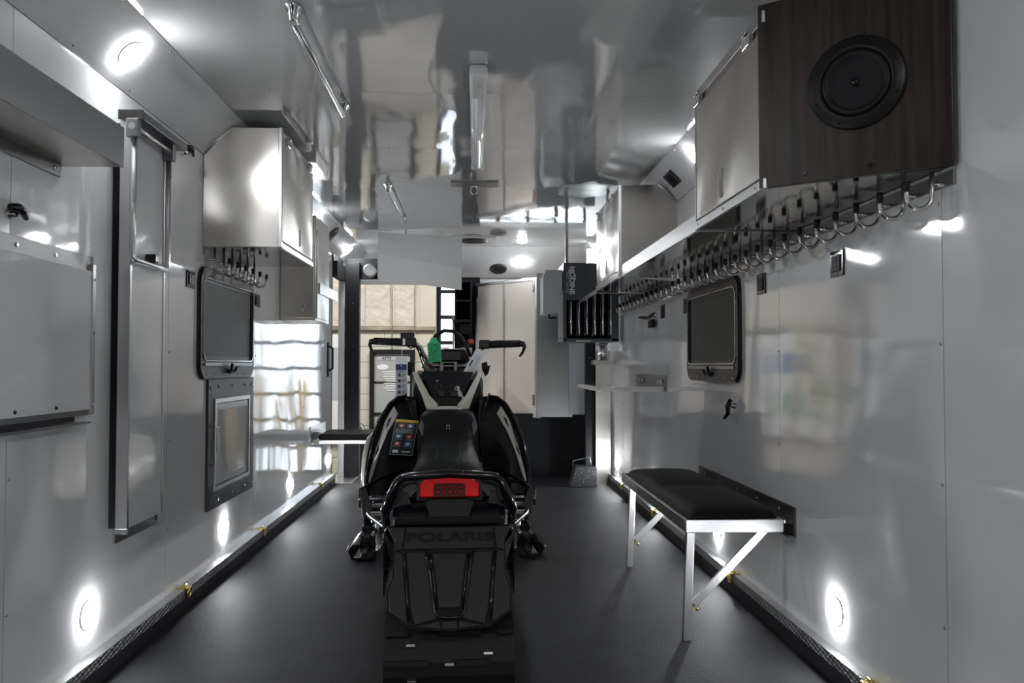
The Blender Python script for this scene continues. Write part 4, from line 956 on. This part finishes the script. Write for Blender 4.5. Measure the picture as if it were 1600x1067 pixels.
for s in (-1, 1):
    mm = lambda L_: [(s * a, b, c) for a, b, c in L_]
    M1 = [((a[0] * .5 + b[0] * .5), (a[1] * .5 + b[1] * .5) + .06, (a[2] * .5 + b[2] * .5) - .004) for a, b in zip(O_, I_)]
    SP('side_panel', MB().loft([mm(F_), mm(G_), mm([(x + .006, y + .05, z) for x, y, z in O_]), mm(O_), mm(M1), mm(I_)], cap=False, closed=False, smooth=True), 'blacks')
    SP('panel_rim', MB().tube(mm([(x, y - .002, z) for x, y, z in O_]), .008, 8), 'blackg')
def surf(x, z, off=.006):
    # y on the footwell face at |x|, z
    x = abs(x)
    for k in range(len(O_) - 1):
        if z <= O_[k + 1][2] or k == len(O_) - 2:
            t_ = (z - O_[k][2]) / (O_[k + 1][2] - O_[k][2]); t_ = max(0, min(1, t_)); break
    lo = [O_[k][i] * (1 - t_) + O_[k + 1][i] * t_ for i in range(3)]; li = [I_[k][i] * (1 - t_) + I_[k + 1][i] * t_ for i in range(3)]
    q = max(0, min(1, (lo[0] - x) / (lo[0] - li[0]))); y = lo[1] * (1 - q) + li[1] * q + .06 * (1 - abs(2 * q - 1))
    return y - off
for s in (-1, 1):
    P_ = [(.256, .830), (.236, .795), (.256, .755), (.276, .72), (.300, .65), (.325, .55), (.342, .50), (.337, .56), (.318, .66), (.302, .715), (.290, .765), (.273, .80)]
    L1 = [(s * x, surf(x, z, .010), z) for x, z in P_]
    SP('cream_stripe', MB().prism(L1, (0, .006, 0)), 'cream', label='cream stripe on the side panel')
    SP('stripe_vent', MB().prism([(s * x, surf(x, z, .012), z) for x, z in ((.286, .735), (.274, .75), (.262, .785), (.276, .775))], (0, .003, 0)), 'blackm')
    SP('knee_ridge', MB().tube([(s * .205, surf(.205, .885) - .002, .885), (s * .185, surf(.185, .83), .84), (s * .165, surf(.165, .76), .77)], .005, 8), 'blackg')
# lower cream nose fender
for s in (-1, 1):
    SP('side_fender', MB().loft([[(s * ((.385 if s < 0 else .345) + .035 * math.sin(a) * q), y + .02, .52 + .16 * q * math.cos(a)) for a in [2 * PI * k / 16 for k in range(16)]] for y, q in ((1.55, .25), (1.60, .8), (1.75, 1), (2.0, 1), (2.3, .7), (2.4, .2))]), 'cream' if s < 0 else 'blackg', label='cream lower fender' if s < 0 else 'gloss black lower fender')
# console / hood
def csec(y, hb, ht, z0, z1): return [(-hb, y, z0), (-ht - .012, y, z1 - .05), (-ht, y, z1), (ht, y, z1), (ht + .012, y, z1 - .05), (hb, y, z0)]
SP('console', MB().loft([csec(1.52, .14, .065, .60, .80), csec(1.60, .165, .11, .60, .87), csec(1.70, .175, .155, .60, .955), csec(1.80, .18, .168, .60, .985), csec(2.0, .18, .15, .55, 1.0), csec(2.25, .2, .12, .5, .93), csec(2.5, .2, .08, .45, .75)], smooth=False), 'blacks')
SP('console_well', MB().prism([(-.125, 1.70, .985), (-.050, 1.53, .828), (.050, 1.53, .828), (.125, 1.70, .985)], (0, -.012, .010), .003), 'blackm')
SP('hood', MB().loft([csec(1.78, .15, .12, .9, 1.00), csec(1.95, .16, .12, .85, 1.05), csec(2.2, .18, .1, .7, 1.0), csec(2.55, .2, .06, .5, .78)], smooth=False), 'blackg')
for s in (-1, 1):
    SP('cream_stripe', MB().prism([(s * .172, 1.675, .985), (s * .150, 1.665, .987), (s * .085, 1.55, .875), (s * .045, 1.50, .835), (s * .055, 1.495, .812), (s * .100, 1.53, .815), (s * .125, 1.57, .88)], (0, -.014, .008), .002), 'cream', label='cream console stripe')
    SP('console_wing', MB().prism([(s * .172, 1.72, 1.00), (s * .168, 1.72, 1.035), (s * .195, 1.72, 1.045), (s * .200, 1.72, 1.02)], (0, .02, 0)), 'blackm')
    SP('console_button', MB().lathe([(.007, 0), (.006, .004)], (s * .05, 1.60, .93 - .02 * s), (0, -.6, .6), 10), 'chrome')
    SP('console_pocket', MB().box(s * .03 - .018, s * .03 + .018, 1.555, 1.575, .875, .905, .004), 'blackg')
SP('cream_front_stripe', MB().prism([(-.065, 1.475, .822), (.065, 1.475, .822), (.055, 1.50, .835), (-.055, 1.50, .835)], (0, -.006, -.010), .002), 'cream')
for k in range(6): SP('console_detail', B(-.06 + k * .022, -.046 + k * .022, 1.605, 1.625, .905 + .01 * (k % 2), .925 + .01 * (k % 2), .003), 'blackg')
# gauge + windshield
SP('gauge', MB().box(-.055, .075, 1.83, 1.87, 1.045, 1.105, .008), 'blackg'); SP('gauge_hood', MB().box(-.02, .07, 1.815, 1.85, 1.106, 1.112, .002), 'papergrey')
SP('windshield', MB().loft([[(-.13, 1.95, 1.02), (-.09, 1.98, 1.11), (.09, 1.98, 1.11), (.13, 1.95, 1.02)], [(-.14, 2.0, 1.01), (-.095, 2.03, 1.10), (.095, 2.03, 1.10), (.14, 2.0, 1.01)]]), 'blackg')
# handlebar
bar = SP('handlebar', MB().tube([(-.235, 1.74, 1.133), (-.165, 1.76, 1.135), (-.140, 1.77, 1.120), (-.100, 1.785, 1.045), (-.075, 1.79, 1.025), (0, 1.79, 1.022), (.09, 1.79, 1.022), (.120, 1.785, 1.045), (.150, 1.77, 1.100), (.185, 1.76, 1.122), (.26, 1.74, 1.128)], .0125, 12), 'steeldark')
SP('steering_post', MB().tube([(.01, 1.80, 1.02), (.01, 1.90, .80)], .018, 12), 'blackg')
SP('bar_clamp', MB().box(-.040, -.020, 1.765, 1.815, .995, 1.045, .004).box(.030, .050, 1.765, 1.815, .995, 1.045, .004).box(-.04, .05, 1.77, 1.81, 1.036, 1.045, .003), 'steeldark', bar)
for s, x0, x1, z in ((-1, .205, .362, 1.140), (1, .205, .362, 1.130)):
    SP('grip', MB().tube([(s * x0, 1.742, z), (s * (x0 + .01), 1.742, z), (s * x1, 1.69, z + .004)], [.014, .019, .018], 12), 'rubber', bar)
    SP('hand_lever', MB().tube([(s * (x1 - .01), 1.69, z + .002), (s * (x1 + .012), 1.685, z + .002), (s * (x1 + .018), 1.68, z - .015), (s * (x1 + .008), 1.672, z - .040), (s * (x1 - .008), 1.665, z - .060)], [.016, .015, .009, .007, .006], 10), 'blackg', bar)
    SP('control_pod', MB().box(s * (x0 - .05), s * (x0 + .005), 1.71, 1.76, z - .022, z + .022, .006), 'blackg', bar)
    SP('brake_lever', MB().tube([(s * (x0 - .03), 1.72, z + .01), (s * (x0 + .05), 1.77, z + .018), (s * (x0 + .13), 1.76, z + .016)], .005, 8), 'blackm', bar)
SP('brake_reservoir', MB().box(-.235, -.165, 1.74, 1.79, 1.140, 1.188, .005), 'blackg', bar)
SP('reservoir_mount', MB().box(-.225, -.20, 1.72, 1.74, 1.125, 1.16, .003), 'chrome', bar)
SP('kill_switch', MB().lathe([(.012, 0), (.016, .01), (.014, .02)], (.115, 1.74, 1.135), (0, -.5, 1), 14), 'redp', bar)
SP('grab_strap', MB().tube([(-.085, 1.80, 1.05), (-.088, 1.79, 1.12), (-.062, 1.78, 1.175), (-.02, 1.775, 1.20), (.03, 1.775, 1.198), (.065, 1.78, 1.172), (.095, 1.785, 1.12), (.115, 1.79, 1.07)], .010, 10), 'rubber', bar)
for pts in ([(-.14, 1.75, 1.11), (-.12, 1.74, 1.05), (-.07, 1.75, 1.00), (-.03, 1.78, .95)], [(-.15, 1.75, 1.12), (-.135, 1.74, 1.06), (-.11, 1.76, .99), (-.13, 1.74, .97)], [(.16, 1.75, 1.10), (.13, 1.74, 1.04), (.08, 1.76, 1.0), (.05, 1.78, .95)], [(-.21, 1.73, 1.13), (-.185, 1.72, 1.11), (-.16, 1.74, 1.12), (-.13, 1.75, 1.07)]):
    SP('cable', MB().tube(pts, .004, 6), 'rubber', bar)
SP('choke_rod', MB().tube([(-.075, 1.72, 1.005), (-.035, 1.66, .955)], .004, 8), 'chrome', bar)
for s in (-1, 1): SP('mirror_wing', MB().prism([(s * .175, 1.76, 1.0), (s * .215, 1.76, 1.03), (s * .205, 1.76, .985), (s * .19, 1.76, .97)], (0, .02, 0)), 'blackm')
# running boards with open rungs
for s in (-1, 1):
    rb = SP('running_board', MB().tube([(s * .205, .40, .50), (s * .225, .55, .455), (s * .315, .95, .425), (s * .345, 1.20, .425), (s * .36, 1.5, .44)], .010, 8), 'blackg')
    SP('board_rail', MB().tube([(s * .21, .60, .44), (s * .26, 1.0, .40), (s * .27, 1.6, .40)], .008, 8), 'blackg', rb)
    for k in range(9):
        y = .60 + k * .10; xo = .235 + min(.10, (k) * .022) if k < 5 else .33 + (k - 5) * .006
        SP('rung', MB().box(s * .205, s * xo, y - .008, y + .012, .405, .432, .003), 'alu' if k % 2 == 0 else 'blackg', rb)
    SP('toe_hold', MB().tube([(s * .365, 1.12, .43), (s * .368, 1.14, .50), (s * .30, 1.22, .535), (s * .20, 1.30, .56)], .009, 8), 'blackg', rb)
    SP('toe_loop', MB().tube([(s * .235, .55, .47), (s * .215, .62, .55), (s * .21, .8, .575), (s * .23, 1.1, .53)], .009, 8), 'blackg', rb)
    SP('board_plate', MB().prism([(s * .30, 1.08, .40), (s * .355, 1.08, .40), (s * .365, 1.10, .50), (s * .345, 1.10, .515)], (0, .012, 0), .002), 'blackg', rb)
# skis
for s in (-1, 1):
    cx = .44; secs = []
    tilt = s * .0
    for y, z, hw in ((1.98, .012, .075), (2.05, .006, .082), (2.4, .004, .082), (2.75, .006, .080), (2.95, .04, .072), (3.1, .12, .055), (3.16, .17, .03)):
        ox = s * (cx - (y - 2.0) * .035)
        secs.append([(ox - hw, y, z + .050), (ox - hw * .93, y, z + .052), (ox - hw * .6, y, z + .012), (ox + hw * .6, y, z + .012), (ox + hw * .93, y, z + .052), (ox + hw, y, z + .050), (ox + hw * .72, y, z), (ox - hw * .72, y, z)])
    sk = SP('ski', MB().loft(secs, smooth=False), 'blackg')
    SP('ski_keel', MB().box(s * cx - .012, s * cx + .012, 2.05, 2.8, 0.004, .03), 'blackm', sk)
    SP('ski_edge', MB().tube([(s * cx - .078, 1.985, .062), (s * cx - .085, 2.05, .058), (s * cx - .085, 2.3, .056)], .004, 6), 'chrome', sk)
    SP('ski_edge', MB().tube([(s * cx + .078, 1.985, .062), (s * cx + .085, 2.05, .058), (s * cx + .085, 2.3, .056)], .004, 6), 'chrome', sk)
    SP('ski_saddle', MB().prism([(s * cx - .045, 2.28, .015), (s * cx + .045, 2.28, .015), (s * cx + .032, 2.28, .13), (s * cx - .032, 2.28, .13)], (0, .18, 0), .006), 'blackg', sk)
    for dx in (-.03, .03): SP('ski_bolt', MB().lathe([(.012, 0), (.010, .012)], (s * cx + dx, 2.28, .09), (0, -1, 0), 10), 'chrome', sk)
    SP('spindle', MB().tube([(s * cx, 2.36, .12), (s * (cx - .01), 2.33, .38)], [.032, .024], 12), 'blackg', sk)
    for yy, zz in ((2.15, .24), (2.45, .24), (2.3, .36)): SP('control_arm', MB().tube([(s * (cx - .01), 2.34, zz), (s * .15, yy + .05, zz + .08)], .013, 8), 'blackg')
    SP('shock', MB().tube([(s * .40, 2.30, .25), (s * .22, 2.32, .55)], .028, 12), 'blackg')
SP('belly_pan', MB().loft([csec(1.55, .22, .24, .22, .48), csec(1.9, .25, .30, .20, .48), csec(2.3, .25, .28, .20, .45), csec(2.6, .15, .18, .28, .44)], smooth=False), 'blackm')
# warning sticker on the left footwell face
P_ = [(-.238, .775), (-.138, .765), (-.165, .615), (-.262, .625)]
def stick(uu, vv, off): # uu 0..1 left-right, vv 0..1 top-bottom
    x = (P_[0][0] * (1 - uu) + P_[1][0] * uu) * (1 - vv) + (P_[3][0] * (1 - uu) + P_[2][0] * uu) * vv
    z = (P_[0][1] * (1 - uu) + P_[1][1] * uu) * (1 - vv) + (P_[3][1] * (1 - uu) + P_[2][1] * uu) * vv
    y = surf(.19, .69, 0) + (.69 - z) * -.55 - .045 + (abs(x) - .19) * -.5
    return (x, y - off, z)
def patch(name, u0, u1, v0, v1, off, m, par): return SP(name, MB().prism([stick(u0, v0, off), stick(u1, v0, off), stick(u1, v1, off), stick(u0, v1, off)], (0, .002, 0)), m, par)
stk = patch('warning_sticker', 0, 1, 0, 1, 0, 'ink', T)
stk['label'] = 'warning sticker with a yellow band and pictograms'
patch('border', -.02, 1.02, -.01, 0.0, .001, 'papergrey', stk); patch('border', -.02, 1.02, 1.0, 1.012, .001, 'papergrey', stk); patch('border', -.02, 0, 0, 1, .001, 'papergrey', stk); patch('border', 1.0, 1.02, 0, 1, .001, 'papergrey', stk)
patch('yellow_band', 0, 1, 0, .075, .002, 'yellow', stk)
for (a, b, m1) in ((.15, .11, 'redp'), (.55, .11, 'bluep'), (.10, .42, 'bluep'), (.58, .42, 'redp'), (.10, .63, 'redp'), (.58, .63, 'bluep')):
    p = patch('pictogram', a, a + .30, b, b + .12, .002, m1, stk); patch('pictogram_mark', a + .08, a + .2, b + .03, b + .09, .004, 'paper', stk)
for k in range(5): patch('print_line', .05, .90 - .05 * (k % 3), .265 + k * .028, .275 + k * .028, .002, 'papergrey', stk)
for k in range(2): patch('print_line', .05, .45, .565 + k * .2, .573 + k * .2, .002, 'papergrey', stk); patch('print_line', .55, .95, .565 + k * .2, .573 + k * .2, .002, 'papergrey', stk)
patch('pictogram_mark', .10, .35, .87, .95, .002, 'paper', stk); patch('pictogram_mark', .50, .9, .90, .93, .002, 'paper', stk)

# hang tags (held by the snowmobile): own things, placed in world space via the sled's frame
Rz = Matrix.Translation((-.072, 2.43, 0)) @ Matrix.Rotation(math.radians(2.1), 4, 'Z')
def Wd(x, y, z): return Rz @ Vector((x, y, z))
def card(name, label, c, w_, h_, tilt, m, string_top):
    # returns (root, fn) where fn(u0,u1,v0,v1,layer) gives a prism on the card; u,v in 0..1 from top-left
    c = Wd(*c); t = thing(name, label, 'tag', tuple(c))
    ux = Vector((math.cos(tilt), .03, -math.sin(tilt))); uz = Vector((math.sin(tilt), 0, math.cos(tilt)))
    def q(u0, u1, v0, v1, lay=0, th=.0012):
        P = lambda a, b: c + ux * (a - .5) * w_ + uz * (.5 - b) * h_ + Vector((0, -.0014 * lay, 0))
        return MB().prism([P(u0, v0), P(u1, v0), P(u1, v1), P(u0, v1)], (0, th, 0))
    obj('card', q(0, 1, 0, 1), m, t)
    top = c + uz * .5 * h_ * .96
    obj('string', MB().tube([top + Vector((-.003, -.002, 0)), Wd(*string_top), top + Vector((.004, -.002, 0))], .0012, 6), 'paper', t)
    return t, q
t, q = card('green_tag', 'bright green handwritten tag hanging from the handlebar strap', (-.066, 1.735, 1.090), .066, .094, math.radians(-4), 'green', (-.080, 1.76, 1.165))
obj('tag_point', MB().prism([Wd(-.096, 1.733, 1.134), Wd(-.042, 1.733, 1.137), Wd(-.060, 1.733, 1.165), Wd(-.080, 1.733, 1.165)], (0, .0012, 0)), 'green', t)
random.seed(3)
for r in range(6):
    obj('rule_line', q(.03, .97, .155 + r * .155, .175 + r * .155, 2), 'ink', t)
    a = .1
    while a < .85:
        ww = random.uniform(.04, .12); h0 = .045 + r * .155 + random.uniform(0, .03)
        obj('pen_stroke', q(a, min(a + ww, .9), h0, h0 + random.uniform(.03, .06), 2), 'ink', t); a += ww + random.uniform(.03, .09)
t, q = card('picture_tag', 'tall white tag with a navy band and black icons hanging from the left grip', (-.226, 1.70, .960), .058, .222, math.radians(0), 'paper', (-.225, 1.72, 1.12))
obj('tag_body', q(0, .92, .18, 1.0, 1), 'papergrey', t); obj('navy_band', q(0, .92, .18, .31, 2), 'navy', t); obj('hole', q(.42, .52, .20, .225, 3), 'paper', t)
obj('print_line', q(.06, .6, .335, .35, 2), 'ink', t)
for k in range(5):
    a = .385 + k * .125
    obj('icon', q(.18, .42, a, a + .07, 2), 'ink' if k != 3 else 'navy', t)
    for j in range(3): obj('print_line', q(.55, .80 - .05 * j, a + .01 + j * .02, a + .018 + j * .02, 2), 'ink', t)
t, q = card('white_tag', 'white folded paper tag hanging tilted from the right side of the handlebar', (.122, 1.70, 1.022), .050, .180, math.radians(30), 'paper', (.165, 1.73, 1.115))
for k in range(5): obj('print_line', q(.30 + .12 * k, .34 + .12 * k, .15, .75 - .1 * (k % 2), 1), 'papergrey', t)
obj('print_mark', q(.15, .3, .35, .55, 1), 'ink', t)
t, q = card('key_tag', 'small cream key tag hanging from the ignition on the console', (.062, 1.56, .880), .020, .060, math.radians(-28), 'cream', (.045, 1.585, .93))
obj('key_ring', MB().tube([Wd(.045 + .010 * math.cos(a), 1.575, .915 + .010 * math.sin(a)) for a in [2 * PI * k / 12 for k in range(13)]], .002, 6), 'chrome', t)
